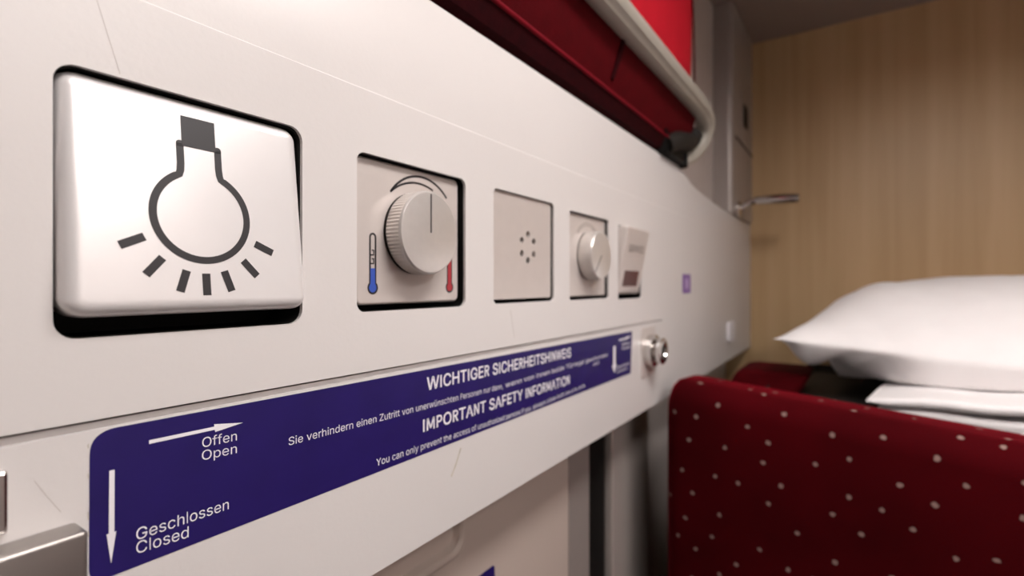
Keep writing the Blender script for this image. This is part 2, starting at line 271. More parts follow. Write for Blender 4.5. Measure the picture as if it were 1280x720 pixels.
# sans-serif letter shapes: character, advance, points; triangles (thousandths of the size)
GLYPHS = '''\
, 188 84 -118,39 -118,68 70,136 70;1 3 2,1 0 3
C 510 340 6,317 -1,293 -5,267 -6,225 -2,186 8,151 26,119 50,92 80,71 116,54 157,45 203,41 254,45 305,54 351,71 393,92 429,119 459,151 483,186 500,225 511,267 515,292 513,317 510,340 503,362 495,382 484,401 470,419 455,434 437,447 418,458 396,466 373,472 349,409 349,405 365,398 381,390 395,381 408,370 419,358 429,345 438,331 445,316 450,300 454,284 456,267 457,237 454,209 446,183 433,160 415,140 392,124 364,112 332,105 295,102 254,105 213,112 176,124 144,140 116,160 94,183 75,209 62,237 55,267 52,284 53,300 55,316 59,331 64,345 71,358 80,370 90,381 101,390 114,398 128,405 143,409 159,472 159,466 136,458 113,447 91,434 72,419 54,402 39,383 25,362 14;20 22 21,20 23 22,19 23 20,19 24 23,19 25 24,18 25 19,18 26 25,18 27 26,17 27 18,17 46 27,46 28 27,16 47 17,47 46 17,45 28 46,44 28 45,44 29 28,16 48 47,43 29 44,42 29 43,16 49 48,41 29 42,40 29 41,40 30 29,16 50 49,39 30 40,15 50 16,38 30 39,38 31 30,15 51 50,37 31 38,37 32 31,36 32 37,14 51 15,14 52 51,35 32 36,35 33 32,34 33 35,14 53 52,13 53 14,13 54 53,12 54 13,12 55 54,11 55 12,11 56 55,11 57 56,10 57 11,10 58 57,75 77 76,75 78 77,9 58 10,9 59 58,74 78 75,74 79 78,73 79 74,9 60 59,8 60 9,72 79 73,72 80 79,71 80 72,8 61 60,71 81 80,70 81 71,7 61 8,69 81 70,7 62 61,69 82 81,68 82 69,67 82 68,7 63 62,66 82 67,65 82 66,7 64 63,65 83 82,64 83 65,7 83 64,6 83 7,6 84 83,5 84 6,5 85 84,5 0 85,4 0 5,4 1 0,4 2 1,3 2 4
G 520 269 -7,225 -3,185 7,149 25,118 49,91 79,69 116,53 157,43 203,40 254,43 305,53 352,69 393,91 429,117 459,149 484,184 501,223 512,265 516,291 514,316 510,340 504,363 494,384 483,403 469,421 453,436 436,449 416,460 395,468 373,474 349,408 349,402 365,395 379,387 393,378 406,368 417,356 427,344 436,330 443,315 448,300 453,283 455,265 456,236 453,209 445,183 432,160 414,141 392,125 364,113 332,106 295,103 254,106 213,113 177,125 145,141 117,161 95,184 76,210 63,238 56,269 53,296 55,322 61,345 71,365 85,382 102,396 123,407 147,413 173,415 202,434 199,283 199,283 256,478 256,478 200,475 160,466 124,451 91,431 62,406 38,377 19,344 5,308 -4;17 19 18,17 20 19,16 20 17,16 21 20,16 22 21,15 22 16,15 23 22,14 23 15,14 24 23,14 25 24,13 44 14,44 43 14,43 25 14,42 25 43,41 25 42,41 26 25,13 45 44,40 26 41,39 26 40,13 46 45,38 26 39,38 27 26,37 27 38,13 47 46,12 47 13,36 27 37,35 27 36,35 28 27,12 48 47,34 28 35,34 29 28,11 48 12,33 29 34,11 49 48,32 29 33,32 30 29,31 30 32,11 50 49,10 50 11,10 51 50,9 51 10,9 52 51,72 74 73,72 70 74,70 75 74,8 52 9,8 53 52,8 54 53,7 54 8,72 69 70,71 75 70,71 76 75,69 71 72,69 76 71,7 55 54,68 76 69,68 77 76,6 55 7,67 77 68,6 56 55,67 78 77,66 78 67,6 57 56,5 57 6,65 78 66,5 58 57,65 79 78,64 79 65,4 58 5,4 59 58,63 79 64,4 60 59,63 80 79,62 80 63,4 61 60,61 80 62,4 80 61,3 80 4,3 81 80,2 81 3,2 82 81,1 82 2,1 83 82,0 83 1
O 533 383 26,348 8,309 -2,267 -6,225 -2,186 8,151 26,119 50,93 80,71 116,54 157,45 203,41 254,45 305,54 351,71 393,93 429,119 459,151 483,186 500,225 511,267 515,309 511,348 500,383 483,414 459,441 429,463 393,479 351,489 305,492 254,489 203,479 157,463 116,441 80,414 50,184 75,209 62,237 55,267 52,297 54,324 62,350 75,373 93,393 116,409 144,421 176,429 213,431 254,429 296,421 333,409 365,393 393,373 416,350 434,324 446,297 454,267 457,237 454,209 446,184 433,160 415,141 392,124 365,112 332,105 295,102 254,105 213,112 176,124 144,141 116,160 93;20 22 21,19 22 20,19 23 22,18 23 19,18 24 23,18 25 24,17 25 18,17 57 25,57 56 25,56 26 25,16 58 17,58 57 17,55 26 56,16 59 58,54 26 55,16 60 59,53 26 54,16 61 60,53 27 26,15 61 16,52 27 53,15 62 61,51 27 52,51 28 27,14 62 15,14 63 62,50 28 51,14 64 63,50 29 28,13 64 14,49 29 50,13 65 64,49 30 29,12 65 13,48 30 49,12 66 65,11 66 12,48 31 30,11 67 66,47 31 48,11 68 67,46 31 47,10 68 11,46 32 31,10 69 68,45 32 46,9 69 10,45 33 32,9 70 69,44 33 45,9 71 70,43 33 44,8 71 9,43 34 33,8 36 71,42 34 43,7 36 8,42 35 34,7 37 36,41 35 42,7 38 37,40 35 41,7 39 38,39 35 40,7 35 39,6 35 7,6 0 35,5 0 6,5 1 0,4 1 5,4 2 1,4 3 2
P 385 58 0,58 509,106 509,106 0,106 509,206 509,206 461,106 461,106 248,206 248,206 200,106 200,206 509,258 500,242 455,206 461,258 500,305 473,274 436,242 455,305 473,339 432,298 408,274 436,339 432,358 381,310 373,298 408,358 381,358 328,310 336,310 373,358 328,339 277,298 301,310 336,339 277,305 236,274 273,298 301,305 236,258 209,242 254,274 273,258 209,206 200,206 248,242 254;0 1 2,0 2 3,4 5 6,4 6 7,8 9 10,8 10 11,12 13 14,12 14 15,16 17 18,16 18 19,20 21 22,20 22 23,24 25 26,24 26 27,28 29 30,28 30 31,32 33 34,32 34 35,36 37 38,36 38 39,40 41 42,40 42 43,44 45 46,44 46 47
S 447 323 11,294 1,261 -6,224 -8,188 -6,157 0,128 10,103 24,82 41,65 61,52 84,43 109,39 136,104 136,107 118,113 101,123 87,135 75,149 65,166 58,184 52,204 49,224 48,246 49,267 53,286 59,304 68,318 78,330 91,339 106,345 122,347 139,345 155,340 168,333 180,323 189,310 198,296 205,280 212,263 218,245 223,184 240,145 254,113 270,87 290,68 313,57 341,53 372,55 400,63 425,76 447,93 467,114 483,138 497,165 507,195 513,227 515,259 513,289 507,316 497,340 483,360 467,376 448,389 427,397 403,400 379,338 379,333 402,321 422,303 438,280 450,254 457,225 460,204 458,185 455,167 449,151 441,138 431,128 419,120 406,116 391,114 376,116 359,121 345,130 333,142 323,155 314,169 307,184 301,198 296,212 292,264 278,279 274,295 269,311 263,327 255,343 247,358 237,372 225,384 212,394 197,401 180,406 160,407 139,405 112,398 87,386 64,369 43,348 26;55 57 56,54 57 55,54 58 57,53 58 54,53 59 58,52 59 53,52 60 59,51 60 52,51 61 60,51 72 61,72 62 61,50 73 51,73 72 51,71 62 72,50 74 73,70 62 71,50 75 74,69 62 70,50 76 75,69 63 62,49 76 50,49 77 76,68 63 69,49 78 77,68 64 63,48 78 49,67 64 68,48 79 78,48 80 79,67 65 64,66 65 67,47 80 48,47 81 80,47 82 81,46 82 47,46 83 82,46 84 83,45 84 46,45 85 84,45 86 85,45 87 86,44 87 45,44 88 87,44 89 88,44 90 89,44 91 90,43 91 44,43 92 91,43 93 92,42 93 43,42 94 93,42 95 94,42 96 95,41 96 42,41 97 96,40 97 41,40 98 97,40 99 98,39 99 40,38 99 39,38 100 99,37 100 38,36 100 37,35 100 36,35 101 100,34 101 35,34 102 101,33 102 34,32 102 33,32 103 102,31 103 32,30 103 31,30 104 103,11 13 12,11 14 13,29 104 30,11 15 14,29 105 104,10 15 11,28 105 29,10 16 15,27 105 28,10 17 16,27 106 105,9 17 10,26 106 27,9 18 17,25 106 26,9 19 18,25 107 106,8 19 9,24 107 25,8 20 19,23 107 24,8 21 20,22 107 23,8 22 21,8 107 22,8 108 107,7 108 8,7 0 108,6 0 7,6 1 0,5 1 6,5 2 1,4 2 5,4 3 2
T 449 194 453,33 453,33 508,416 508,416 453,256 453,256 1,194 1;1 3 2,1 4 3,0 4 1,7 5 0,5 4 0,7 6 5
Y 472 267 1,204 1,204 209,18 508,91 508,191 344,202 326,212 309,221 292,230 274,239 253,248 231,225 231,234 254,243 274,252 292,261 309,271 327,281 344,382 508,453 508,267 209;2 4 3,2 5 4,18 20 19,18 21 20,17 21 18,2 6 5,16 21 17,2 7 6,15 21 16,2 8 7,14 21 15,2 9 8,13 10 14,10 21 14,2 13 9,13 10 9,2 12 13,11 21 10,2 11 12,2 21 11,1 21 2,1 0 21
Z 438 398 1,43 1,43 46,274 385,285 400,296 415,307 430,318 445,330 460,340 474,347 455,327 454,306 454,285 453,265 453,244 453,223 453,41 453,41 508,396 508,396 462,168 129,157 113,145 97,133 81,121 65,109 49,98 35,92 53,111 54,132 55,152 56,173 56,193 56,214 56,398 56;17 19 18,17 9 19,9 20 19,17 8 9,10 20 9,10 21 20,17 12 8,12 7 8,11 21 10,12 7 11,7 21 11,17 13 12,17 14 13,17 15 14,17 16 15,6 21 7,5 21 6,4 21 5,3 21 4,2 21 3,2 22 21,2 23 22,2 24 23,2 25 24,2 28 25,28 29 25,29 26 25,33 35 34,33 0 35,32 0 33,31 0 32,30 0 31,29 0 30,26 0 29,2 27 28,27 0 26,1 27 2,1 0 27
a 389 215 2,199 -3,180 -6,160 -8,137 -6,115 -2,95 6,77 16,61 29,48 45,39 64,33 84,31 108,33 128,37 146,44 160,53 173,65 183,78 192,93 199,109 205,126 210,143 213,161 216,178 219,200 222,218 224,234 226,247 228,258 230,266 234,272 239,275 246,277 255,277 257,276 272,273 285,268 297,260 307,251 316,240 323,227 328,212 331,196 332,178 331,163 328,149 323,137 317,126 310,117 301,109 293,104 284,99 275,42 292,52 312,64 330,79 345,96 357,114 367,133 374,153 379,174 382,194 383,208 383,223 381,239 378,255 374,270 368,285 360,299 349,311 336,321 320,329 301,334 278,336 251,336 1,278 1,278 53,272 53,266 43,260 34,251 25,241 17,229 9,129 51,142 47,156 45,170 44,192 46,211 50,228 58,243 68,255 79,264 93,271 107,275 122,277 138,277 192,272 188,266 185,259 183,251 181,241 179,231 177,221 175,210 174,200 172,191 171,182 170,175 169,161 167,147 164,134 160,122 154,111 148,103 140,96 130,92 119,91 105,92 92,95 81,101 72,109 63,118 57;61 63 62,61 64 63,60 64 61,60 65 64,59 65 60,59 66 65,58 66 59,58 67 66,58 68 67,57 68 58,57 69 68,56 69 57,56 70 69,55 70 56,55 43 70,43 42 70,42 71 70,55 44 43,55 45 44,41 71 42,54 45 55,54 46 45,40 71 41,54 47 46,39 71 40,39 72 71,54 48 47,38 72 39,53 48 54,53 49 48,37 72 38,53 50 49,37 73 72,36 73 37,53 51 50,52 51 53,35 73 36,35 74 73,34 74 35,33 74 34,32 74 33,32 75 74,31 75 32,30 75 31,29 97 30,97 75 30,28 97 29,27 97 28,26 97 27,25 97 26,24 97 25,23 97 24,22 97 23,21 97 22,20 97 21,19 97 20,18 97 19,17 97 18,17 98 97,96 75 97,17 99 98,17 100 99,16 100 17,16 101 100,16 102 101,16 103 102,16 104 103,16 105 104,16 106 105,15 106 16,15 107 106,15 108 107,15 109 108,15 110 109,15 111 110,15 112 111,14 112 15,14 113 112,14 114 113,14 115 114,13 115 14,13 116 115,95 75 96,13 117 116,12 117 13,94 75 95,12 118 117,11 118 12,93 75 94,11 119 118,92 75 93,11 120 119,10 120 11,10 121 120,91 77 92,77 75 92,10 122 121,90 77 91,9 122 10,9 123 122,89 78 90,78 77 90,9 84 123,89 79 78,76 75 77,9 85 84,88 79 89,9 86 85,87 79 88,9 87 86,8 87 9,8 79 87,8 80 79,8 81 80,7 81 8,7 82 81,7 83 82,6 83 7,6 0 83,5 0 6,5 1 0,4 1 5,4 2 1,3 2 4
b 424 313 17,287 4,260 -5,229 -7,208 -6,189 -2,173 5,159 13,148 22,139 32,131 42,124 51,119 60,111 60,111 1,54 1,54 508,113 508,113 318,119 318,124 327,131 335,138 345,147 355,158 364,172 372,188 378,207 382,229 383,259 381,287 373,312 360,335 342,354 319,369 292,380 261,387 227,389 189,387 151,380 116,369 85,354 58,335 35,161 64,178 54,198 48,220 46,243 48,263 54,280 65,295 79,307 96,317 116,324 139,328 163,329 189,328 215,324 239,317 262,307 281,295 298,280 312,263 323,243 329,220 331,198 329,178 323,161 313,146 299,134 283,124 263,117 241,113 216,112 189,113 162,117 137,124 115,134 95,146 78;15 17 16,15 18 17,27 29 28,26 29 27,26 30 29,25 30 26,25 31 30,24 31 25,23 31 24,23 32 31,22 32 23,21 32 22,21 64 32,64 33 32,20 64 21,20 65 64,63 33 64,20 66 65,62 33 63,19 66 20,19 67 66,61 33 62,61 34 33,15 19 18,15 71 19,71 70 19,70 69 19,69 68 19,68 67 19,60 34 61,59 34 60,59 35 34,58 35 59,57 35 58,57 36 35,15 72 71,56 36 57,56 37 36,15 73 72,55 37 56,54 37 55,15 74 73,54 38 37,53 38 54,15 75 74,53 39 38,52 39 53,15 76 75,51 39 52,51 40 39,15 77 76,50 40 51,15 13 77,13 78 77,50 41 40,49 41 50,13 43 78,48 41 49,13 12 43,12 44 43,15 14 13,11 44 12,48 42 41,47 42 48,11 45 44,10 45 11,46 42 47,10 46 45,10 42 46,9 42 10,9 0 42,8 0 9,7 0 8,7 1 0,6 1 7,5 1 6,5 2 1,4 2 5,4 3 2
c 396 260 0,243 -4,226 -6,207 -7,174 -4,144 4,117 17,93 36,73 58,57 85,45 116,38 150,35 187,38 225,45 260,57 291,73 318,93 341,117 359,144 373,174 381,207 383,225 383,243 380,260 376,276 371,291 364,304 355,317 345,329 334,339 321,348 308,355 293,360 278,303 263,301 272,296 281,291 290,285 298,278 305,270 311,262 317,253 322,242 326,231 329,220 330,207 331,183 329,163 322,144 311,129 296,117 279,107 259,101 236,97 213,95 187,97 163,101 139,107 117,117 97,129 80,144 65,163 54,183 48,207 45,220 46,232 48,243 51,253 55,263 59,271 65,279 72,286 80,292 88,298 97,302 107,305 116,362 102,356 86,349 71,340 57,330 44,319 32,306 22,292 13,276 6;20 22 21,20 23 22,19 23 20,19 24 23,19 25 24,18 25 19,18 26 25,18 27 26,17 27 18,17 28 27,17 29 28,16 47 17,47 46 17,46 29 17,46 45 29,45 30 29,44 30 45,16 48 47,43 30 44,42 30 43,16 49 48,41 30 42,41 31 30,15 49 16,40 31 41,39 31 40,15 50 49,39 32 31,38 32 39,37 32 38,15 51 50,37 33 32,14 51 15,36 33 37,35 33 36,14 52 51,35 34 33,13 52 14,13 53 52,13 54 53,12 54 13,12 55 54,11 55 12,11 56 55,11 57 56,10 57 11,10 58 57,10 59 58,9 59 10,75 77 76,74 77 75,74 78 77,73 78 74,9 60 59,72 78 73,72 79 78,8 60 9,71 79 72,8 61 60,70 79 71,70 80 79,69 80 70,8 62 61,68 80 69,7 62 8,68 81 80,67 81 68,7 63 62,66 81 67,65 81 66,7 64 63,64 81 65,7 81 64,7 82 81,6 82 7,6 83 82,6 84 83,5 84 6,5 85 84,5 0 85,4 0 5,4 1 0,4 2 1,3 2 4
d 424 252 5,236 -2,217 -6,195 -7,165 -5,137 4,112 17,90 35,71 58,56 85,44 116,37 151,35 189,37 227,44 261,56 292,71 319,90 342,112 360,138 373,165 381,196 383,218 382,237 378,253 372,266 364,277 355,287 345,294 335,300 327,306 318,312 318,312 508,371 508,371 1,314 1,314 60,306 60,301 51,294 42,286 32,277 22,265 13,144 65,162 54,182 48,205 46,227 48,246 54,264 64,279 78,291 95,300 115,307 137,311 162,313 189,311 216,307 241,301 263,291 283,279 299,264 313,247 323,227 329,205 331,182 329,162 323,144 312,129 298,117 281,107 262,101 239,97 215,95 189,97 163,101 139,108 116,117 96,130 79;31 33 32,31 34 33,20 22 21,20 23 22,19 23 20,19 24 23,18 24 19,18 25 24,18 26 25,17 26 18,17 27 26,17 28 27,16 64 17,64 28 17,64 29 28,16 65 64,63 29 64,62 29 63,16 66 65,62 30 29,61 30 62,16 67 66,15 67 16,61 31 30,61 60 31,60 59 31,59 58 31,58 57 31,57 34 31,15 68 67,15 69 68,14 69 15,14 70 69,14 71 70,13 71 14,56 34 57,13 72 71,12 72 13,55 34 56,12 73 72,12 74 73,54 34 55,11 74 12,11 75 74,53 34 54,10 75 11,10 76 75,52 34 53,10 77 76,9 77 10,51 34 52,9 78 77,50 36 51,36 34 51,8 78 9,8 43 78,49 36 50,8 44 43,48 37 49,37 36 49,48 38 37,35 34 36,7 44 8,7 45 44,47 38 48,47 39 38,7 46 45,46 39 47,7 39 46,7 40 39,6 40 7,6 41 40,6 42 41,5 42 6,5 0 42,5 1 0,4 1 5,4 2 1,3 2 4
e 404 282 5,261 -2,237 -6,212 -7,177 -4,146 4,117 17,93 36,73 58,57 85,45 116,38 150,35 187,37 224,45 258,56 289,72 317,92 340,116 358,143 372,172 381,205 383,226 382,246 379,265 373,284 365,302 354,319 340,333 324,346 304,356 281,364 256,369 227,370 194,370 170,76 170,76 220,335 220,311 204,309 226,305 249,299 269,289 287,278 302,263 315,246 324,227 329,205 331,183 329,163 324,146 314,131 302,118 287,108 270,101 251,96 232,95 211,95 178,97 151,101 127,110 106,121 88,134 73,151 61,169 52,190 47,212 45,227 46,241 48,254 52,266 57,277 64,286 72,294 82,301 93,306 104,364 90,357 72,347 55,334 40,319 26,302 15;20 22 21,20 23 22,19 23 20,19 24 23,19 25 24,18 25 19,18 26 25,17 26 18,17 27 26,17 28 27,16 48 17,48 47 17,47 28 17,46 28 47,45 28 46,16 49 48,44 28 45,16 50 49,44 29 28,15 50 16,43 29 44,15 51 50,43 30 29,42 30 43,15 52 51,14 52 15,14 53 52,41 30 42,41 31 30,14 54 53,40 31 41,13 54 14,40 32 31,13 55 54,39 32 40,13 36 55,36 56 55,39 37 32,37 33 32,38 37 39,12 36 13,12 35 36,56 37 36,56 33 37,57 33 56,57 34 33,11 35 12,58 34 57,11 34 35,11 58 34,11 59 58,10 59 11,10 60 59,9 60 10,9 61 60,74 76 75,73 76 74,73 77 76,9 62 61,8 62 9,72 77 73,8 63 62,72 78 77,71 78 72,70 78 71,8 64 63,7 64 8,69 78 70,69 79 78,7 65 64,68 79 69,67 79 68,7 66 65,66 79 67,7 79 66,7 80 79,6 80 7,6 81 80,5 81 6,5 0 81,5 1 0,4 1 5,4 2 1,3 2 4
f 254 7 378,227 378,227 328,7 328,141 1,82 1,82 432,83 452,88 470,96 485,107 498,120 509,136 518,152 524,169 528,187 529,201 529,212 528,222 526,231 524,237 522,242 520,227 470,224 471,220 472,215 473,209 474,202 475,195 475,178 473,164 469,154 461,146 449,142 435,141 419;14 16 15,14 17 16,13 17 14,13 18 17,13 19 18,12 19 13,12 20 19,12 21 20,12 22 21,11 22 12,10 25 11,25 24 11,24 23 11,23 22 11,9 26 10,26 25 10,8 28 9,28 27 9,27 26 9,8 29 28,8 30 29,7 30 8,7 31 30,7 32 31,6 32 7,6 33 32,6 34 33,5 34 6,5 4 34,3 1 0,3 2 1
g 425 290 -135,264 -143,237 -148,207 -150,180 -148,156 -145,134 -139,115 -131,98 -121,83 -109,70 -97,60 -83,52 -70,101 -42,106 -49,113 -58,121 -67,130 -75,141 -83,154 -89,169 -94,187 -97,207 -98,236 -96,261 -88,283 -76,299 -58,309 -35,312 -6,312 69,306 69,300 61,294 52,286 42,277 33,265 24,252 17,236 11,217 7,195 6,166 8,138 15,113 27,91 44,72 65,56 91,44 120,37 154,35 191,37 229,44 262,56 293,71 319,90 342,113 360,138 373,166 381,196 383,218 382,237 378,253 372,267 364,278 355,287 345,295 335,302 326,307 318,314 318,314 378,371 378,371 -9,369 -40,362 -66,349 -89,333 -108,313 -123,145 75,162 66,182 60,205 58,227 60,247 65,264 74,279 87,291 102,301 121,308 142,312 166,313 193,312 219,308 243,301 264,291 283,279 300,265 313,247 323,227 329,205 331,182 329,162 323,145 312,130 299,117 282,108 263,101 241,97 218,95 193,97 167,101 143,108 122,118 103,130 88;56 58 57,56 59 58,55 59 56,67 69 68,67 70 69,55 60 59,54 60 55,54 61 60,54 62 61,53 62 54,53 63 62,53 64 63,52 97 53,97 64 53,97 65 64,52 98 97,96 65 97,95 65 96,52 99 98,95 66 65,94 66 95,52 100 99,51 100 52,94 67 66,94 93 67,93 92 67,92 91 67,91 90 67,90 70 67,51 101 100,51 102 101,50 102 51,50 103 102,50 104 103,49 104 50,89 70 90,49 105 104,48 105 49,88 70 89,48 106 105,48 107 106,87 70 88,47 107 48,47 108 107,86 70 87,46 108 47,46 109 108,85 70 86,46 110 109,84 70 85,45 110 46,45 111 110,83 29 84,29 70 84,44 111 45,44 76 111,82 29 83,44 77 76,81 30 82,30 29 82,81 31 30,28 70 29,44 78 77,80 31 81,43 78 44,80 32 31,43 79 78,79 32 80,43 32 79,43 33 32,42 33 43,42 34 33,42 35 34,41 35 42,41 36 35,41 37 36,40 37 41,40 38 37,39 38 40,27 70 28,27 71 70,26 71 27,26 72 71,12 14 13,12 15 14,12 16 15,25 72 26,25 73 72,12 17 16,11 17 12,11 18 17,24 73 25,11 19 18,10 19 11,23 73 24,10 20 19,23 74 73,10 21 20,22 74 23,9 21 10,9 22 21,9 74 22,9 75 74,8 75 9,7 75 8,7 0 75,6 0 7,6 1 0,5 1 6,5 2 1,4 2 5,4 3 2
h 410 125 283,118 267,114 248,113 227,113 1,54 1,54 508,113 508,113 288,104 288,117 318,133 343,153 361,175 374,200 381,227 383,252 382,274 376,295 368,313 355,328 340,340 320,349 297,354 271,356 240,356 1,297 1,297 235,294 263,287 286,274 305,256 319,235 327,210 330,192 329,176 325,160 318,147 309,135 297;5 7 6,5 9 7,9 8 7,14 16 15,14 17 16,13 17 14,13 18 17,12 18 13,12 19 18,11 19 12,11 20 19,10 34 11,34 20 11,34 33 20,33 21 20,32 21 33,10 35 34,31 21 32,10 36 35,31 22 21,30 22 31,9 36 10,9 37 36,9 38 37,29 22 30,29 23 22,9 0 38,5 1 9,1 0 9,28 23 29,28 24 23,5 2 1,27 24 28,5 3 2,27 25 24,26 25 27,5 4 3
i 167 113 455,104 449,95 445,84 444,73 445,63 449,54 455,48 464,44 473,42 483,44 494,48 503,54 511,63 518,73 521,84 523,95 521,104 518,113 511,120 503,124 494,125 483,124 473,120 464,113 1,54 1,54 378,113 378;25 27 26,25 24 27,14 16 15,13 16 14,13 17 16,12 17 13,12 18 17,11 18 12,11 19 18,10 19 11,10 20 19,9 20 10,9 21 20,8 21 9,8 22 21,7 22 8,7 23 22,6 23 7,6 0 23,6 1 0,5 1 6,5 2 1,4 2 5,4 3 2
l 158 56 0,56 520,102 520,102 0;0 1 2,0 2 3
n 410 125 283,118 267,114 248,113 227,113 1,54 1,54 378,111 378,111 288,104 288,117 318,133 343,153 361,175 374,200 381,227 383,252 382,274 376,294 368,312 355,327 340,340 320,349 297,354 271,356 240,356 1,297 1,297 235,294 263,287 286,274 305,256 319,235 327,210 330,192 329,176 325,160 318,147 309,135 297;14 16 15,14 17 16,13 17 14,5 7 6,5 9 7,9 8 7,13 18 17,12 18 13,12 19 18,11 19 12,11 20 19,10 34 11,34 20 11,34 33 20,33 21 20,32 21 33,10 35 34,31 21 32,10 36 35,31 22 21,30 22 31,9 36 10,9 37 36,9 38 37,29 22 30,29 23 22,9 0 38,5 1 9,1 0 9,28 23 29,28 24 23,5 2 1,27 24 28,5 3 2,27 25 24,26 25 27,5 4 3
o 415 298 17,271 4,240 -4,207 -7,174 -4,144 4,117 17,93 36,73 58,57 85,45 116,38 150,35 187,38 225,45 260,57 291,73 318,93 341,117 359,144 373,174 381,207 383,240 381,271 373,298 359,322 341,342 318,358 291,370 260,378 225,380 187,378 150,370 116,358 85,342 58,322 36,144 65,163 54,183 48,207 45,231 48,253 54,271 65,286 80,298 97,308 117,315 139,319 163,320 187,319 212,315 236,308 258,298 279,286 296,271 311,253 322,231 329,207 331,183 329,163 322,144 311,129 296,117 279,107 259,101 236,97 213,95 187,97 163,101 139,107 117,117 97,129 80;20 22 21,19 22 20,19 23 22,18 23 19,18 24 23,17 24 18,17 25 24,16 58 17,58 57 17,57 25 17,57 56 25,56 26 25,55 26 56,16 59 58,54 26 55,16 60 59,54 27 26,15 60 16,53 27 54,15 61 60,15 62 61,52 27 53,52 28 27,14 62 15,14 63 62,51 28 52,51 29 28,13 63 14,13 64 63,50 29 51,13 65 64,49 29 50,49 30 29,12 65 13,12 66 65,48 30 49,11 66 12,48 31 30,47 31 48,11 67 66,11 68 67,46 31 47,10 68 11,46 32 31,10 69 68,45 32 46,10 70 69,44 32 45,9 70 10,44 33 32,9 71 70,43 33 44,8 71 9,43 34 33,8 36 71,42 34 43,8 37 36,41 34 42,7 37 8,41 35 34,7 38 37,40 35 41,7 39 38,39 35 40,7 35 39,7 0 35,6 0 7,6 1 0,5 1 6,5 2 1,4 2 5,4 3 2
p 424 113 -142,54 -142,54 378,111 378,111 318,119 318,124 327,130 335,138 345,147 355,158 364,172 372,188 378,207 382,229 383,259 381,287 373,312 360,335 342,354 319,369 292,380 261,387 227,389 189,387 151,380 116,369 85,354 58,335 35,313 17,287 4,260 -5,229 -7,208 -6,189 -2,173 5,160 13,148 22,139 32,131 42,124 51,119 60,113 60,161 64,178 54,198 48,220 46,243 48,263 54,280 65,295 79,307 96,317 116,324 139,328 163,329 189,328 215,324 239,317 262,307 281,295 298,280 312,263 323,243 329,220 331,198 329,178 323,161 313,146 299,134 283,124 263,117 241,113 216,112 189,113 162,117 137,124 115,134 95,146 78;13 15 14,12 15 13,12 16 15,1 3 2,1 4 3,11 16 12,11 17 16,10 17 11,9 17 10,9 18 17,8 18 9,7 18 8,7 64 18,64 19 18,6 64 7,6 65 64,63 19 64,6 66 65,62 19 63,5 66 6,5 67 66,61 19 62,61 20 19,1 5 4,1 72 5,72 71 5,71 70 5,70 69 5,69 68 5,68 67 5,60 20 61,59 20 60,59 21 20,58 21 59,57 21 58,57 22 21,56 22 57,56 23 22,1 73 72,55 23 56,54 23 55,1 74 73,54 24 23,53 24 54,1 75 74,53 25 24,52 25 53,1 76 75,51 25 52,51 26 25,1 42 76,42 77 76,50 26 51,42 78 77,50 27 26,49 27 50,42 43 78,48 27 49,42 41 43,41 44 43,1 0 42,40 44 41,48 28 27,47 28 48,40 45 44,39 45 40,46 28 47,39 46 45,39 28 46,38 28 39,38 29 28,37 29 38,36 29 37,36 30 29,35 30 36,34 30 35,34 31 30,33 31 34,33 32 31
r 259 113 1,54 1,54 378,111 378,111 320,116 320,125 338,137 354,153 366,171 376,191 382,213 384,218 384,223 384,229 383,235 383,240 383,242 383,242 324,241 324,236 324,230 325,223 326,215 327,207 327,190 325,174 322,159 316,145 307,134 297,125 284,118 270,114 254,113 237;10 12 11,10 13 12,10 14 13,10 15 14,10 16 15,10 17 16,10 18 17,9 18 10,1 3 2,1 4 3,8 18 9,7 18 8,6 21 7,21 20 7,20 19 7,19 18 7,5 25 6,25 24 6,24 23 6,23 22 6,22 21 6,5 26 25,5 27 26,1 5 4,1 32 5,32 31 5,31 30 5,30 29 5,29 28 5,28 27 5,1 33 32,1 0 33
s 365 259 7,236 -1,210 -6,182 -7,157 -6,134 -2,113 4,93 13,77 25,63 39,51 55,42 73,37 93,93 105,100 87,110 71,124 59,140 51,159 46,181 44,206 46,227 52,245 61,258 74,266 87,269 103,267 115,263 127,255 136,244 145,229 151,212 156,149 171,118 181,93 193,73 209,59 227,51 249,48 274,50 295,56 314,66 331,79 346,96 359,115 370,137 377,161 382,187 383,212 382,234 378,253 372,271 363,286 352,298 339,308 324,317 307,323 291,269 278,263 292,254 304,243 316,229 326,210 332,187 334,166 332,147 326,130 318,118 306,110 293,108 277,109 264,115 252,123 242,136 234,152 228,171 222,229 208,261 199,286 186,306 171,319 152,327 131,330 107,328 85,322 66,312 48,298 32,280 18;46 48 47,46 49 48,45 49 46,45 50 49,44 50 45,44 51 50,43 51 44,43 52 51,42 52 43,42 53 52,41 53 42,41 63 53,63 54 53,41 64 63,62 54 63,41 65 64,61 54 62,40 65 41,40 66 65,60 54 61,60 55 54,40 67 66,59 55 60,39 67 40,59 56 55,39 68 67,58 56 59,38 68 39,38 69 68,57 56 58,38 70 69,37 70 38,37 71 70,37 72 71,36 72 37,36 73 72,36 74 73,36 75 74,35 75 36,35 76 75,34 76 35,34 77 76,34 78 77,33 78 34,33 79 78,32 79 33,31 79 32,31 80 79,30 80 31,30 81 80,29 81 30,28 81 29,27 81 28,27 82 81,26 82 27,25 82 26,25 83 82,12 14 13,24 83 25,11 14 12,23 83 24,11 15 14,23 84 83,22 84 23,10 15 11,10 16 15,22 85 84,21 85 22,10 17 16,9 17 10,20 85 21,9 18 17,20 86 85,19 86 20,9 19 18,9 86 19,8 86 9,8 87 86,7 87 8,7 0 87,6 0 7,6 1 0,5 1 6,5 2 1,4 2 5,4 3 2
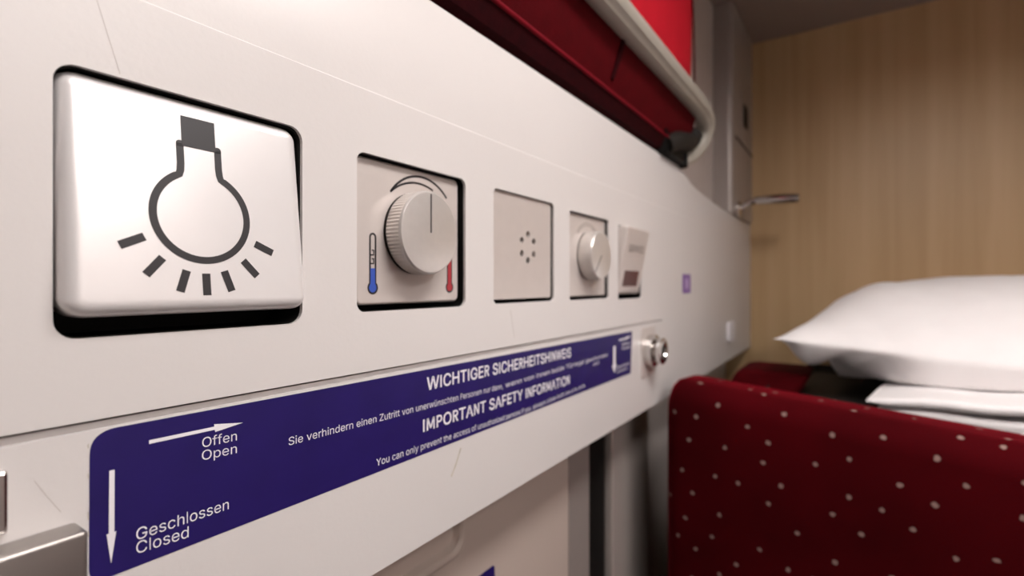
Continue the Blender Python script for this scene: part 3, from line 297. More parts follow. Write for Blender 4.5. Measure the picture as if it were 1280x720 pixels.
t 227 7 378,203 378,203 328,7 328,66 93,66 470,125 470,125 98,126 82,130 70,135 61,144 54,156 50,170 49,175 49,180 49,185 50,191 51,197 52,201 52,212 2,206 1,199 -1,192 -2,184 -2,176 -3,168 -3,138 0,113 8,93 22,78 41,69 65;4 6 5,4 7 6,3 1 0,3 2 1,4 8 7,31 8 4,31 9 8,31 10 9,30 10 31,30 11 10,30 12 11,18 20 19,17 20 18,16 20 17,30 13 12,15 20 16,14 20 15,13 20 14,30 20 13,29 20 30,28 20 29,27 20 28,27 21 20,27 22 21,26 22 27,26 23 22,26 24 23,26 25 24
u 410 257 18,234 6,209 -2,182 -4,158 -2,136 3,115 12,97 24,82 40,70 59,61 82,55 109,54 139,54 378,113 378,113 144,115 116,123 93,136 74,154 60,175 52,200 49,218 51,234 54,250 61,263 70,275 82,284 96,291 113,296 132,297 153,297 378,356 378,356 1,299 1,299 91,306 91,293 60,276 36;12 14 13,12 15 14,30 32 31,30 33 32,29 33 30,12 16 15,11 16 12,28 36 29,36 33 29,11 17 16,27 36 28,10 17 11,26 35 27,35 36 27,10 18 17,26 37 35,37 34 35,37 33 36,9 18 10,25 37 26,9 19 18,24 37 25,23 37 24,23 38 37,34 33 37,9 20 19,8 20 9,22 38 23,8 21 20,21 38 22,8 38 21,7 38 8,7 0 38,6 0 7,6 1 0,5 1 6,5 2 1,4 2 5,4 3 2
v 389 226 1,163 1,19 378,84 378,164 155,172 132,180 109,186 87,192 64,198 42,204 22,185 22,191 42,198 64,204 87,210 109,217 132,225 155,306 378,370 378;1 3 2,1 4 3,17 19 18,17 0 19,16 0 17,1 5 4,15 0 16,1 6 5,14 0 15,1 7 6,13 0 14,1 8 7,1 12 8,12 9 8,12 9 13,9 0 13,10 0 9,1 11 12,1 10 11,1 0 10
w 567 198 1,138 1,24 378,86 378,133 213,139 190,146 164,153 136,160 107,167 75,174 42,166 42,173 74,180 105,187 134,193 162,200 189,207 213,253 378,316 378,361 213,367 189,374 163,381 135,387 106,394 75,401 42,393 42,399 74,407 106,414 135,421 163,428 189,435 213,481 378,543 378,429 1,369 1,320 172,315 190,310 207,306 225,301 243,296 262,292 281,287 300,282 319,278 337,289 337,285 319,280 300,276 281,271 262,266 243,262 225,257 207,252 189,247 172;1 3 2,1 4 3,17 47 18,47 19 18,47 48 19,48 20 19,33 35 34,33 36 35,17 46 47,49 20 48,50 45 49,45 20 49,17 50 46,50 45 46,17 51 50,44 20 45,17 52 51,43 20 44,17 53 52,42 20 43,41 20 42,17 54 53,40 20 41,17 55 54,40 21 20,16 55 17,32 36 33,1 5 4,39 21 40,16 56 55,38 21 39,1 6 5,16 57 56,38 22 21,31 36 32,15 57 16,15 0 57,37 22 38,1 7 6,37 23 22,30 36 31,14 0 15,1 8 7,37 24 23,29 36 30,13 0 14,1 9 8,37 25 24,28 36 29,12 0 13,1 11 9,11 10 9,37 27 25,27 26 25,27 36 28,11 0 12,1 0 11,37 36 27
y 389 65 -142,58 -141,52 -139,49 -138,62 -87,71 -88,83 -90,94 -91,104 -90,114 -87,123 -82,131 -75,139 -65,145 -52,152 -36,164 -1,19 378,84 378,164 155,172 132,179 109,186 86,192 64,198 42,204 22,185 22,191 42,197 64,203 87,210 109,217 132,225 155,306 378,370 378,203 -58,195 -76,186 -92,176 -106,165 -118,152 -128,139 -135,124 -140,109 -143,91 -144,82 -144,73 -143;15 17 16,15 18 17,31 33 32,31 34 33,30 34 31,15 19 18,29 34 30,15 20 19,28 24 29,24 34 29,15 21 20,27 24 28,15 22 21,26 23 27,23 24 27,15 26 22,26 23 22,15 25 26,15 24 25,15 34 24,14 34 15,13 34 14,12 34 13,12 35 34,11 35 12,10 35 11,10 36 35,9 36 10,3 5 4,8 36 9,3 6 5,7 36 8,3 7 6,3 36 7,3 37 36,3 38 37,3 39 38,3 40 39,3 41 40,2 41 3,1 41 2,1 42 41,0 42 1,45 42 0,45 43 42,44 43 45
z 380 338 1,43 1,43 45,255 319,255 324,49 324,49 378,332 378,332 331,125 60,125 55,338 55;5 7 6,5 8 7,5 4 8,4 3 8,3 9 8,2 9 3,2 10 9,2 11 10,2 0 11,1 0 2
ü 410 161 455,153 449,143 445,133 444,123 445,113 449,105 455,99 464,95 473,94 483,95 493,99 503,105 511,113 517,123 521,133 522,143 521,153 517,161 511,167 503,171 493,172 483,171 473,167 464,257 18,234 6,209 -2,182 -4,158 -2,136 3,115 12,97 24,82 40,70 59,61 82,55 109,54 139,54 378,113 378,113 144,115 116,123 93,136 74,154 60,175 52,200 49,218 51,234 54,250 61,263 70,275 82,284 96,291 113,296 132,297 153,297 378,356 378,356 1,299 1,299 91,306 91,293 60,276 36,305 455,296 449,287 445,277 444,267 445,257 449,249 455,242 464,239 473,237 483,239 493,242 503,249 511,257 517,267 521,277 522,287 521,296 517,305 511,311 503,315 493,316 483,315 473,311 464;36 38 37,36 39 38,54 56 55,54 57 56,53 57 54,36 40 39,35 40 36,52 60 53,60 57 53,35 41 40,51 60 52,34 41 35,50 59 51,59 60 51,34 42 41,50 61 59,61 58 59,61 57 60,33 42 34,49 61 50,33 43 42,48 61 49,47 61 48,47 62 61,58 57 61,33 44 43,32 44 33,46 62 47,32 45 44,45 62 46,32 62 45,31 62 32,31 24 62,30 24 31,30 25 24,29 25 30,29 26 25,28 26 29,28 27 26,77 79 78,77 80 79,76 80 77,76 81 80,75 81 76,75 82 81,74 82 75,74 83 82,73 83 74,73 84 83,72 84 73,71 84 72,71 85 84,70 85 71,70 86 85,69 86 70,69 63 86,68 63 69,68 64 63,67 64 68,67 65 64,66 65 67,14 16 15,14 17 16,13 17 14,13 18 17,12 18 13,12 19 18,11 19 12,11 20 19,10 20 11,10 21 20,9 21 10,8 21 9,8 22 21,7 22 8,7 23 22,6 23 7,6 0 23,5 0 6,5 1 0,4 1 5,4 2 1,3 2 4'''
GLYPHS_BOLD = '''\
A 480 94 -12,-1 -12,193 521,285 521,480 -12,387 -12,276 299,269 319,261 342,253 369,243 399,233 434,216 490,261 490,245 434,234 398,224 367,216 341,208 318,202 299,358 187,122 187,122 154,358 154;1 12 2,12 3 2,12 13 3,13 4 3,1 11 12,14 4 13,1 15 11,15 10 11,15 10 14,10 4 14,9 4 10,1 16 15,8 20 9,20 4 9,1 17 16,7 20 8,1 21 17,21 18 17,6 20 7,21 19 18,21 22 19,22 0 19,5 23 6,23 20 6,1 22 21,22 20 21,22 23 20,23 4 20,1 0 22,5 4 23
C 510 344 -7,320 -13,294 -18,267 -19,223 -15,182 -4,144 15,110 40,82 72,59 110,42 153,32 201,28 254,32 307,42 355,59 398,82 436,110 468,144 494,182 513,223 524,267 528,294 526,319 522,344 516,367 506,389 495,410 481,428 464,444 445,458 424,470 402,479 377,488 336,399 336,392 361,387 375,379 388,371 399,361 410,350 419,338 426,326 433,312 437,297 441,283 443,268 444,239 441,214 434,190 422,169 405,151 384,136 359,125 328,118 294,115 254,118 215,125 180,136 150,151 124,169 103,190 86,214 75,240 67,268 65,283 66,297 68,312 71,325 76,338 83,350 90,361 99,371 109,379 121,387 134,392 148,399 172,488 172,479 132,470 107,458 85,444 64,428 45,410 28,390 14,368 2;20 22 21,20 23 22,19 23 20,19 24 23,19 25 24,18 25 19,18 26 25,18 27 26,17 27 18,17 28 27,16 28 17,16 46 28,46 29 28,46 45 29,45 30 29,16 47 46,44 30 45,16 48 47,43 30 44,42 30 43,15 48 16,15 49 48,41 30 42,40 30 41,40 31 30,15 50 49,39 31 40,38 31 39,15 51 50,38 32 31,37 32 38,14 51 15,36 32 37,14 52 51,36 33 32,35 33 36,34 33 35,14 53 52,13 53 14,13 54 53,12 54 13,12 55 54,12 56 55,11 56 12,11 57 56,10 57 11,10 58 57,75 77 76,75 78 77,9 58 10,9 59 58,74 78 75,73 78 74,73 79 78,9 60 59,72 79 73,8 60 9,71 79 72,71 80 79,8 61 60,70 80 71,69 80 70,8 62 61,69 81 80,68 81 69,67 81 68,8 63 62,7 63 8,66 81 67,65 81 66,7 64 63,64 81 65,7 81 64,7 82 81,7 83 82,6 83 7,6 84 83,5 84 6,5 85 84,5 0 85,4 0 5,4 1 0,4 2 1,3 2 4
E 419 387 -12,48 -12,48 521,384 521,384 440,137 440,137 298,367 298,367 217,137 217,137 69,387 69;1 5 2,5 3 2,5 4 3,1 6 5,1 9 6,9 7 6,9 8 7,1 10 9,1 11 10,1 0 11
F 410 137 -12,48 -12,48 521,381 521,381 440,137 440,137 290,358 290,358 209,137 209;1 5 2,5 3 2,5 4 3,1 6 5,1 9 6,9 7 6,9 8 7,1 0 9
G 520 382 8,347 -7,310 -16,269 -19,223 -15,181 -4,143 15,109 41,81 72,58 110,42 154,32 202,28 254,32 307,42 355,58 398,81 436,109 468,142 494,180 513,221 524,265 528,292 526,319 522,344 515,368 505,390 493,411 479,429 462,445 443,459 423,471 400,480 376,489 337,400 337,391 360,385 374,377 387,369 398,359 408,349 417,337 425,325 432,312 437,297 441,282 443,266 444,238 441,213 434,190 422,169 406,151 385,136 359,125 328,118 294,115 254,118 215,125 180,136 150,151 124,169 103,191 87,215 75,241 67,269 65,294 67,318 72,339 82,357 94,373 110,386 129,395 151,401 175,404 217,572 187,271 187,271 268,490 268,490 200,487 158,477 120,461 85,440 54,413 29;20 22 21,20 23 22,19 23 20,19 24 23,19 25 24,18 25 19,18 26 25,17 26 18,17 27 26,17 28 27,16 28 17,16 46 28,46 29 28,16 47 46,45 29 46,45 30 29,44 30 45,16 48 47,43 30 44,42 30 43,15 48 16,15 49 48,41 30 42,40 30 41,40 31 30,15 50 49,39 31 40,38 31 39,15 51 50,38 32 31,14 51 15,37 32 38,36 32 37,14 52 51,36 33 32,35 33 36,34 33 35,14 53 52,13 53 14,13 54 53,12 54 13,12 55 54,75 77 76,75 73 77,73 78 77,12 56 55,11 56 12,75 72 73,78 74 73,11 57 56,10 57 11,79 74 78,72 74 75,72 79 74,10 58 57,71 79 72,71 80 79,9 58 10,70 80 71,9 59 58,69 80 70,9 60 59,69 81 80,8 60 9,68 81 69,8 61 60,67 81 68,8 62 61,67 82 81,66 82 67,8 63 62,65 82 66,7 63 8,7 64 63,64 82 65,7 82 64,7 83 82,6 83 7,6 0 83,5 0 6,5 1 0,4 1 5,4 2 1,3 2 4
H 517 137 -12,48 -12,48 521,137 521,137 301,380 301,380 521,469 521,469 -12,380 -12,380 220,137 220;1 3 2,1 4 3,5 7 6,5 8 7,1 11 4,11 5 4,11 10 5,10 8 5,1 0 11,9 8 10
I 200 58 0,58 509,142 509,142 0;0 1 2,0 2 3
M 530 50 0,50 509,128 509,128 0,402 0,402 509,480 509,480 0,50 509,148 509,305 60,225 60,480 509,382 509,225 60,305 60;0 1 2,0 2 3,4 5 6,4 6 7,8 9 10,8 10 11,12 13 14,12 14 15
N 440 50 0,50 509,130 509,130 0,310 0,310 509,390 509,390 0,50 509,140 509,390 0,300 0;0 1 2,0 2 3,4 5 6,4 6 7,8 9 10,8 10 11
O 533 390 15,352 -4,311 -15,267 -19,223 -15,182 -4,144 15,111 40,82 72,59 110,42 153,32 201,28 254,32 307,42 355,59 399,82 436,111 468,144 494,182 513,223 524,267 528,311 524,352 513,390 494,423 468,452 436,475 398,492 355,502 307,505 254,502 201,492 153,475 110,452 72,423 40,191 86,214 74,240 67,267 65,294 67,319 74,343 86,364 103,382 124,397 149,409 180,416 214,418 254,416 294,409 329,397 359,382 385,364 406,343 423,319 434,294 441,267 444,240 441,214 434,191 422,169 406,151 385,136 359,125 329,118 294,115 254,118 215,125 180,136 149,151 124,169 103;20 22 21,19 22 20,19 23 22,18 23 19,18 24 23,17 24 18,17 25 24,16 25 17,16 57 25,57 26 25,16 58 57,56 26 57,55 26 56,16 59 58,15 59 16,55 27 26,54 27 55,15 60 59,53 27 54,15 61 60,52 27 53,15 62 61,14 62 15,52 28 27,51 28 52,14 63 62,50 28 51,14 64 63,13 64 14,50 29 28,49 29 50,13 65 64,12 65 13,49 30 29,48 30 49,12 66 65,47 30 48,12 67 66,47 31 30,11 67 12,11 68 67,46 31 47,46 32 31,10 68 11,10 69 68,45 32 46,45 33 32,9 69 10,9 70 69,44 33 45,9 71 70,43 33 44,43 34 33,8 71 9,8 36 71,42 34 43,8 37 36,41 34 42,8 38 37,40 34 41,40 35 34,7 38 8,7 39 38,39 35 40,7 35 39,7 0 35,6 0 7,6 1 0,5 1 6,4 1 5,4 2 1,4 3 2
P 400 52 0,52 509,132 509,132 0,132 509,212 509,212 429,132 429,132 270,212 270,212 190,132 190,212 509,267 499,240 424,212 429,267 499,315 472,264 410,240 424,315 472,351 429,281 389,264 410,351 429,370 377,291 363,281 389,370 377,370 322,291 336,291 363,370 322,351 270,281 310,291 336,351 270,315 227,264 289,281 310,315 227,267 200,240 275,264 289,267 200,212 190,212 270,240 275;0 1 2,0 2 3,4 5 6,4 6 7,8 9 10,8 10 11,12 13 14,12 14 15,16 17 18,16 18 19,20 21 22,20 22 23,24 25 26,24 26 27,28 29 30,28 30 31,32 33 34,32 34 35,36 37 38,36 38 39,40 41 42,40 42 43,44 45 46,44 46 47
R 410 52 0,52 509,132 509,132 0,132 509,225 509,225 429,132 429,132 295,225 295,225 215,132 215,225 509,275 500,248 425,225 429,275 500,319 475,268 413,248 425,319 475,352 436,283 396,268 413,352 436,370 388,291 374,283 396,370 388,370 336,291 350,291 374,370 336,352 288,283 328,291 350,352 288,319 249,268 311,283 328,319 249,275 224,248 299,268 311,275 224,225 215,225 295,248 299,177 225,265 225,384 0,292 0;0 1 2,0 2 3,4 5 6,4 6 7,8 9 10,8 10 11,12 13 14,12 14 15,16 17 18,16 18 19,20 21 22,20 22 23,24 25 26,24 26 27,28 29 30,28 30 31,32 33 34,32 34 35,36 37 38,36 38 39,40 41 42,40 42 43,44 45 46,44 46 47,48 49 50,48 50 51
S 447 328 0,297 -12,262 -19,224 -21,187 -19,153 -12,123 -2,96 13,73 31,54 53,40 78,31 106,24 149,115 149,119 121,125 107,133 95,143 85,156 77,171 70,187 65,205 62,224 61,245 62,264 66,281 71,297 79,310 88,320 99,327 111,332 125,333 139,332 152,329 162,323 171,314 179,304 187,291 194,276 200,259 206,242 211,180 228,140 242,106 259,78 281,57 307,44 338,40 372,43 402,51 430,65 455,84 476,106 494,133 509,162 519,193 525,227 528,261 525,292 519,321 509,347 494,369 477,387 456,401 432,409 406,414 366,328 366,320 397,310 414,295 427,275 438,252 444,225 446,205 445,188 442,172 437,158 430,147 421,138 411,132 400,128 388,127 376,129 362,133 351,140 342,150 333,161 326,174 319,188 314,202 309,216 305,267 291,283 286,299 281,316 275,333 267,350 258,366 247,381 235,394 220,405 203,414 184,419 162,420 138,418 110,410 82,397 57,378 34,356 15;55 57 56,54 57 55,54 58 57,53 58 54,53 59 58,52 59 53,52 60 59,51 60 52,51 61 60,51 62 61,50 62 51,50 72 62,72 71 62,71 63 62,49 73 50,73 72 50,49 74 73,70 63 71,49 75 74,69 63 70,49 76 75,69 64 63,48 76 49,48 77 76,68 64 69,48 78 77,67 64 68,48 79 78,67 65 64,47 79 48,47 80 79,66 65 67,47 81 80,47 82 81,46 82 47,46 83 82,46 84 83,46 85 84,45 85 46,45 86 85,45 87 86,45 88 87,45 89 88,45 90 89,44 90 45,44 91 90,44 92 91,44 93 92,44 94 93,43 94 44,43 95 94,43 96 95,42 96 43,42 97 96,42 98 97,41 98 42,41 99 98,40 99 41,40 100 99,39 100 40,38 100 39,38 101 100,37 101 38,36 101 37,35 101 36,35 102 101,34 102 35,33 102 34,33 103 102,32 103 33,31 103 32,11 13 12,11 14 13,30 103 31,30 104 103,29 104 30,11 15 14,28 104 29,28 105 104,11 16 15,10 16 11,27 105 28,10 17 16,26 105 27,10 18 17,26 106 105,25 106 26,9 18 10,9 19 18,24 106 25,9 20 19,23 106 24,9 21 20,22 106 23,9 22 21,9 106 22,9 107 106,8 107 9,8 108 107,7 108 8,7 0 108,6 0 7,6 1 0,5 1 6,5 2 1,4 2 5,4 3 2
T 449 181 440,20 440,20 521,429 521,429 440,269 440,269 -12,181 -12;1 3 2,1 4 3,0 4 1,7 5 0,5 4 0,7 6 5
V 480 286 -12,195 -12,-1 521,93 521,204 210,210 191,218 168,227 141,236 110,247 74,264 19,219 19,235 75,246 111,256 142,264 168,272 191,278 210,386 521,480 521;1 3 2,1 4 3,17 19 18,17 0 19,1 5 4,16 0 17,15 0 16,1 6 5,14 0 15,1 7 6,13 0 14,1 8 7,12 9 13,9 0 13,1 12 8,12 9 8,1 11 12,10 0 9,11 0 10,1 0 11
W 686 240 -12,146 -12,1 521,92 521,175 199,179 182,183 165,187 148,191 131,195 114,199 96,202 78,206 60,211 28,175 28,181 60,184 78,188 96,192 114,196 131,200 148,204 165,208 182,212 199,297 521,389 521,473 199,478 182,482 165,486 148,490 131,494 114,498 96,502 78,505 60,512 28,474 28,480 60,483 78,487 96,491 114,495 131,499 148,503 165,507 182,511 199,594 521,685 521,539 -12,446 -12,356 320,350 342,345 365,340 389,334 415,329 443,322 487,364 487,356 444,352 417,347 392,342 368,336 344,329 320;1 3 2,1 4 3,23 56 24,56 25 24,56 57 25,57 26 25,45 47 46,45 48 47,23 55 56,58 26 57,59 26 58,23 54 55,60 26 59,23 53 54,61 52 60,52 26 60,23 61 53,61 52 53,23 62 61,51 26 52,23 63 62,50 26 51,49 26 50,23 0 63,49 27 26,22 0 23,1 5 4,44 48 45,49 28 27,21 0 22,1 6 5,43 48 44,49 29 28,20 0 21,42 48 43,1 7 6,19 0 20,41 48 42,49 30 29,1 8 7,18 9 19,9 0 19,40 31 41,31 48 41,49 40 30,40 31 30,1 18 8,18 9 8,32 48 31,49 39 40,1 17 18,10 0 9,33 48 32,49 38 39,1 16 17,11 0 10,34 48 33,49 37 38,1 15 16,12 0 11,35 48 34,1 14 15,49 36 37,13 0 12,14 0 13,49 35 36,1 0 14,49 48 35
Y 472 280 -12,191 -12,191 205,-5 521,98 521,202 351,213 333,223 315,233 298,242 279,251 258,267 218,206 218,222 259,231 280,240 298,250 316,260 333,270 351,374 521,477 521,280 205;2 4 3,2 5 4,18 20 19,18 21 20,2 6 5,17 21 18,16 21 17,2 7 6,15 21 16,2 8 7,14 9 15,9 21 15,2 14 8,14 9 8,2 13 14,10 21 9,2 12 13,11 21 10,2 11 12,2 21 11,1 21 2,1 0 21'''

def parse(g):
    out = {}
    for l in g.split('\n'):
        if not l: continue
        c, a, L = l.split(' ', 2)
        v, t = [[tuple(map(int, p.split(' '))) for p in q.split(',')] for q in L.split(';')]
        out[c] = (int(a), v, t)
    return out
FONT, FONT_BOLD = parse(GLYPHS), parse(GLYPHS_BOLD)
def text_mesh(s, bold=False, track=0):
    f = FONT_BOLD if bold else FONT
    vs, fs = [], []; x = 0
    for ch in s:
        if ch == ' ': x += 200+track; continue
        adv, V, T = f[ch]
        k = len(vs)
        vs += [(x+p[0], p[1]) for p in V]
        fs += [tuple(k+i for i in t) for t in T]
        x += adv+track
    return vs, fs
CAP = 508.7
def lettering(name, s, p0, p1, cap, y, m, parent, bold=False, cap1=None):
    """line of text from p0 to p1 (x,z on the wall) with cap height cap"""
    vs, fs = text_mesh(s, bold)
    x0 = min(v[0] for v in vs); x1 = max(v[0] for v in vs)
    d = Vector(p1)-Vector(p0)
    bm = bmesh.new(); vv = []
    for v in vs:
        a = (v[0]-x0)/(x1-x0)
        c = cap if cap1 is None else cap+(cap1-cap)*a
        h = v[1]/CAP*c
        vv.append(bm.verts.new((p0[0]+d.x*a, y, p0[1]+d.y*a+h)))
    for f in fs:
        try: bm.faces.new([vv[i] for i in f])
        except ValueError: pass
    me_faces = bm.faces[:]
    bmesh.ops.recalc_face_normals(bm, faces=me_faces)
    me = bpy.data.meshes.new(name); bm.to_mesh(me); bm.free(); me.materials.append(m)
    o = bpy.data.objects.new(name, me); COL.objects.link(o)
    o.parent = parent; o.matrix_parent_inverse = Matrix.Translation(-Vector(parent.location))
    return o

# ------------------------------------------------------------------ room shell
XB = 6.46*D                      # wooden wall ahead
YW = Y(1.16)                     # main plane of the wall behind the cream panel
XR, YR = -.85, -1.05
ZC = Z(2.77)
def shell(name, m, *a):
    bm = bmesh.new(); box(bm, *a); return struct(link(name, bm, m))
shell('floor', M['floor'], XR-.05, XB+.05, YR-.05, YW+.05, -.05, 0)
shell('ceiling', M['ceil'], XR-.05, XB+.05, YR-.05, YW+.05, ZC, ZC+.04)
shell('wall_left', M['wallgrey'], XR-.05, XB+.05, YW+.002, YW+.06, Z(.55), ZC)
shell('wall_left.003', M['wallgrey'], XR-.05, XB+.05, YW+.0205, YW+.06, 0, Z(.55))
shell('wall_back', M['wood'], XB, XB+.04, YR-.05, YW+.05, 0, ZC)
shell('wall_front', M['wallgrey'], XR-.05, XR, YR-.05, YW, 0, ZC)
shell('wall_right', M['wallgrey'], XR, XB, YR-.05, YR, 0, ZC)

# ------------------------------------------------------------------ cream panel with cut-outs and groove
holes = {  # X0, X1, H0, H1 in D
 'light': (.2556, .6736, -.0850, .3385),
 'temp': (.8204, 1.2372, -.0690, .3230),
 'speaker': (1.385, 1.798, -.0670, .3220),
 'volume': (1.933, 2.3486, -.0690, .3125),
 'service': (2.468, 2.815, -.0790, .3040)}
HR = {'light': .03, 'temp': .024, 'speaker': .020, 'volume': .014, 'service': .014}
CRX = .478
bm = bmesh.new()
g0, g1 = W(828, 399), W(-260, 592)
gl = [(g1[0], g1[1]), (g0[0], g0[1]), (g0[0]+.0005, g0[1]-.001), (g0[0], g0[1]-.0020), (g1[0], g1[1]-.0030)]
outline = [(XR, Z(-.727)), (XB, Z(-.727)), (XB, Z(CRX)), (XR, Z(CRX))]
loops = [outline, gl]+[rrect(a*D, b*D, Z(c), Z(d), HR[k]*D) for k, (a, b, c, d) in holes.items()]
plate(bm, loops, 0, .0018)
box(bm, XR, XB, .0018, YW+.0205, Z(-.727), Z(-.715))       # returned lower edge
# chamfered top edge of the control board
loft(bm, [[(x, 0, Z(CRX)), (x, .0009, Z(CRX)+.0007), (x, .0018, Z(CRX)+.0007), (x, .0018, Z(CRX))] for x in (XR, XB)])
panel = link('wall_left_panel', bm, M['panel'])
panel.name = 'wall_left.001'; struct(panel)
LED = [(XR, .815), (3.55*D, .815), (3.72*D, .795), (3.90*D, .745), (4.3*D, .715), (5.1*D, .690), (XB, .690)]
bm = bmesh.new()                                           # upper board, set a hair back, to the ledge
rings = []
for x, h in LED:
    rings.append([(x, .0009, Z(CRX)), (x, .0009, Z(h)-.0025), (x, .0016, Z(h)-.0007), (x, .0034, Z(h)), (x, YW+.002, Z(h)), (x, YW+.002, Z(h)-.002), (x, .004, Z(h)-.003), (x, .004, Z(CRX))])
loft(bm, rings)
up = link('wall_left.002', bm, M['panel'], smooth=50); struct(up)
bm = bmesh.new()                                           # strip behind the groove
x0, x1 = gl[0][0], gl[1][0]
plate(bm, [[(x0, gl[4][1]-.002), (x1+.002, gl[3][1]-.002), (x1+.002, g0[1]-.0008), (x0, g1[1]-.0010)]], .0022, .004)
plate(bm, [[(x0, gl[4][1]-.003), (x1+.002, gl[3][1]-.003), (x1+.002, gl[1][1]+.002), (x0, gl[0][1]+.002)]], .0075, .009)
struct(link('trim_1', bm, M['panel']))
# fine scratches and old glue marks in the lacquer
def mark(pts, wd, m, nm='scratch', y=-.00006):
    bm = bmesh.new(); stroke(bm, [W(*p) for p in pts], wd, y, th=.00005); link(nm, bm, m, panel)
mark([(638, 388), (640, 402), (643, 422)], .00035, M['scratch'])
mark([(121, 0), (136, 48), (150, 92)], .00016, M['scratch'])
mark([(43, 601), (58, 620), (76, 640)], .00014, M['scratch'])
mark([(576, 560), (570, 580), (564, 596)], .0009, M['dirt'], 'glue_mark')

# ------------------------------------------------------------------ switches
def back_box(k, parent, depth=.024):
    a, b, c, d = holes[k]; r = HR[k]*D; e = .0004
    bm = bmesh.new()
    o_ = rrect(a*D-e, b*D+e, Z(c)-e, Z(d)+e, r+e); i_ = rrect(a*D+.0001, b*D-.0001, Z(c)+.0001, Z(d)-.0001, r)
    plate(bm, [o_, i_], .0019, depth); plate(bm, [o_], depth-.001, depth)
    o2 = rrect(a*D+.00005, b*D-.00005, Z(c)+.00005, Z(d)-.00005, r)
    i2 = rrect(a*D+.0003, b*D-.0003, Z(c)+.0003, Z(d)-.0003, r)
    plate(bm, [o2, i2], .0015, .003)
    return link('back_box', bm, M['black'], parent)
def bevel_plate(x0, x1, z0, z1, r, yf, yb, bev, m, name, parent, fn=None):
    """plate with rounded corners and a softly rolled front edge"""
    bm = bmesh.new(); rings = []
    fn = fn or (lambda x, y, z: (x, y, z))
    K = 6
    for k in range(K+1):
        a = PI/2*k/K
        ins = bev*(1-math.sin(a)); y = yf+bev*(1-math.cos(a))
        rings.append([fn(px, y, pz) for px, pz in rrect(x0+ins, x1-ins, z0+ins, z1-ins, max(r-ins, r*.35), 6)])
    rings.append([fn(px, yb, pz) for px, pz in rrect(x0, x1, z0, z1, r, 6)])
    loft(bm, rings)
    return link(name, bm, m, parent, smooth=35)

# --- light switch
t = thing('light_switch', 'large square silver rocker switch printed with a shining light bulb', 'switch', (.465*D, 0, Z(.12)))
back_box('light', t)
TZ0, TZ1, TY0, TY1 = -.052, .3365, -.036, .008
def tilt(x, y, z):
    a = ((z-Z(TZ0))/(D*(TZ1-TZ0)))
    return Vector((x, y+D*(TY0+(TY1-TY0)*a), z))
rk = bevel_plate(.2585*D, .668*D, Z(TZ0), Z(TZ1), .030*D, 0, .0125, .0046, M['rocker'], 'rocker', t, tilt)
c = (.461*D, Z(.1228))
bm = bmesh.new()
ro = .0802*D
a_n = math.asin(.0330/.0802)
ring = [(c[0]+ro*math.cos(a), c[1]+ro*math.sin(a)) for a in [PI/2-a_n-.04-(2*PI-2*a_n-.08)*i/70 for i in range(71)]]
nk = [(c[0]+.0325*D, Z(.2505)), (c[0]+.0325*D, Z(.215)), (c[0]+.0335*D, Z(.203))]
path = nk+ring+[(2*c[0]-x, z) for x, z in reversed(nk)]
stroke(bm, path, .0125*D, -.00012, fn=tilt)
for sx in (-1, 1):
    plate(bm, [disc(c[0]+sx*.0325*D, Z(.2505), .00625*D, 16)], -.00012, -.00004, tilt)
link('bulb_outline', bm, M['ink'], rk)
bm = bmesh.new(); plate(bm, [[(c[0]-.029*D, Z(.2470)), (c[0]+.029*D, Z(.2470)), (c[0]+.029*D, Z(.3027)), (c[0]-.029*D, Z(.3027))]], -.00016, -.00004, tilt)
link('bulb_cap', bm, M['greyink'] if 0 else M['ink'], rk)
for deg in (25, 48.6, 72, 90, 108, 131.4, 155):
    a = math.radians(180+deg); bm = bmesh.new()
    dx, dz = math.cos(a), math.sin(a)
    stroke(bm, [(c[0]+dx*.104*D, c[1]+dz*.104*D), (c[0]+dx*.143*D, c[1]+dz*.143*D)], .0138*D, -.00012, fn=tilt)
    link('light_ray', bm, M['ink'], rk)

def dial_plate(k, t, g=.016, dpt=.019, m=None):
    a, b, c_, d = holes[k]
    back_box(k, t)
    return bevel_plate((a+g*.7)*D, (b-g*.75)*D, Z(c_+g), Z(d-.003), HR[k]*D*.8, dpt*D, dpt*D+.0025, .0014, m or M['silver'], 'face_plate', t)
def knob(t, cx, cz, Lf, r, ang):
    yb = .019*D; yf = Y(Lf)
    bm = bmesh.new()
    prof = [(r*.95, yb-.0008), (r*.965, yb-.0012), (r*.97, yb-.0016), (r*1.0, yb-.0022), (r*1.0, yf+.0022), (r*1.0, yf+.0012), (r*.985, yf+.0006), (r*.965, yf+.00015), (r*.94, yf), (r*.02, yf)]
    rings = []; n = 288
    for q, (rr, y) in enumerate(prof):
        ring = []
        for i in range(n):
            a = 2*PI*i/n; r2 = rr
            if q in (3, 4): r2 = rr-(.00035 if (i % 4) in (0, 1) else 0)
            ring.append((cx+r2*math.cos(a), y, cz+r2*math.sin(a)))
        rings.append(ring)
    loft(bm, rings)
    k = link('knob', bm, M['knob'], t, smooth=30)
    bm = bmesh.new(); lathe_y(bm, cx, cz, [(r*.985, yb-.0001), (r*.985, yb-.0010)], 72); link('contact_shadow', bm, M['dark'], t)  # dark ring added to paint the contact shadow around the knob's base
    bm = bmesh.new(); a = math.radians(ang)
    stroke(bm, [(cx, cz), (cx+math.cos(a)*r*.93, cz+math.sin(a)*r*.93)], .0048*D, yf-.0001)
    link('pointer', bm, M['ink'], k)
    return k
py = .019*D-.0001
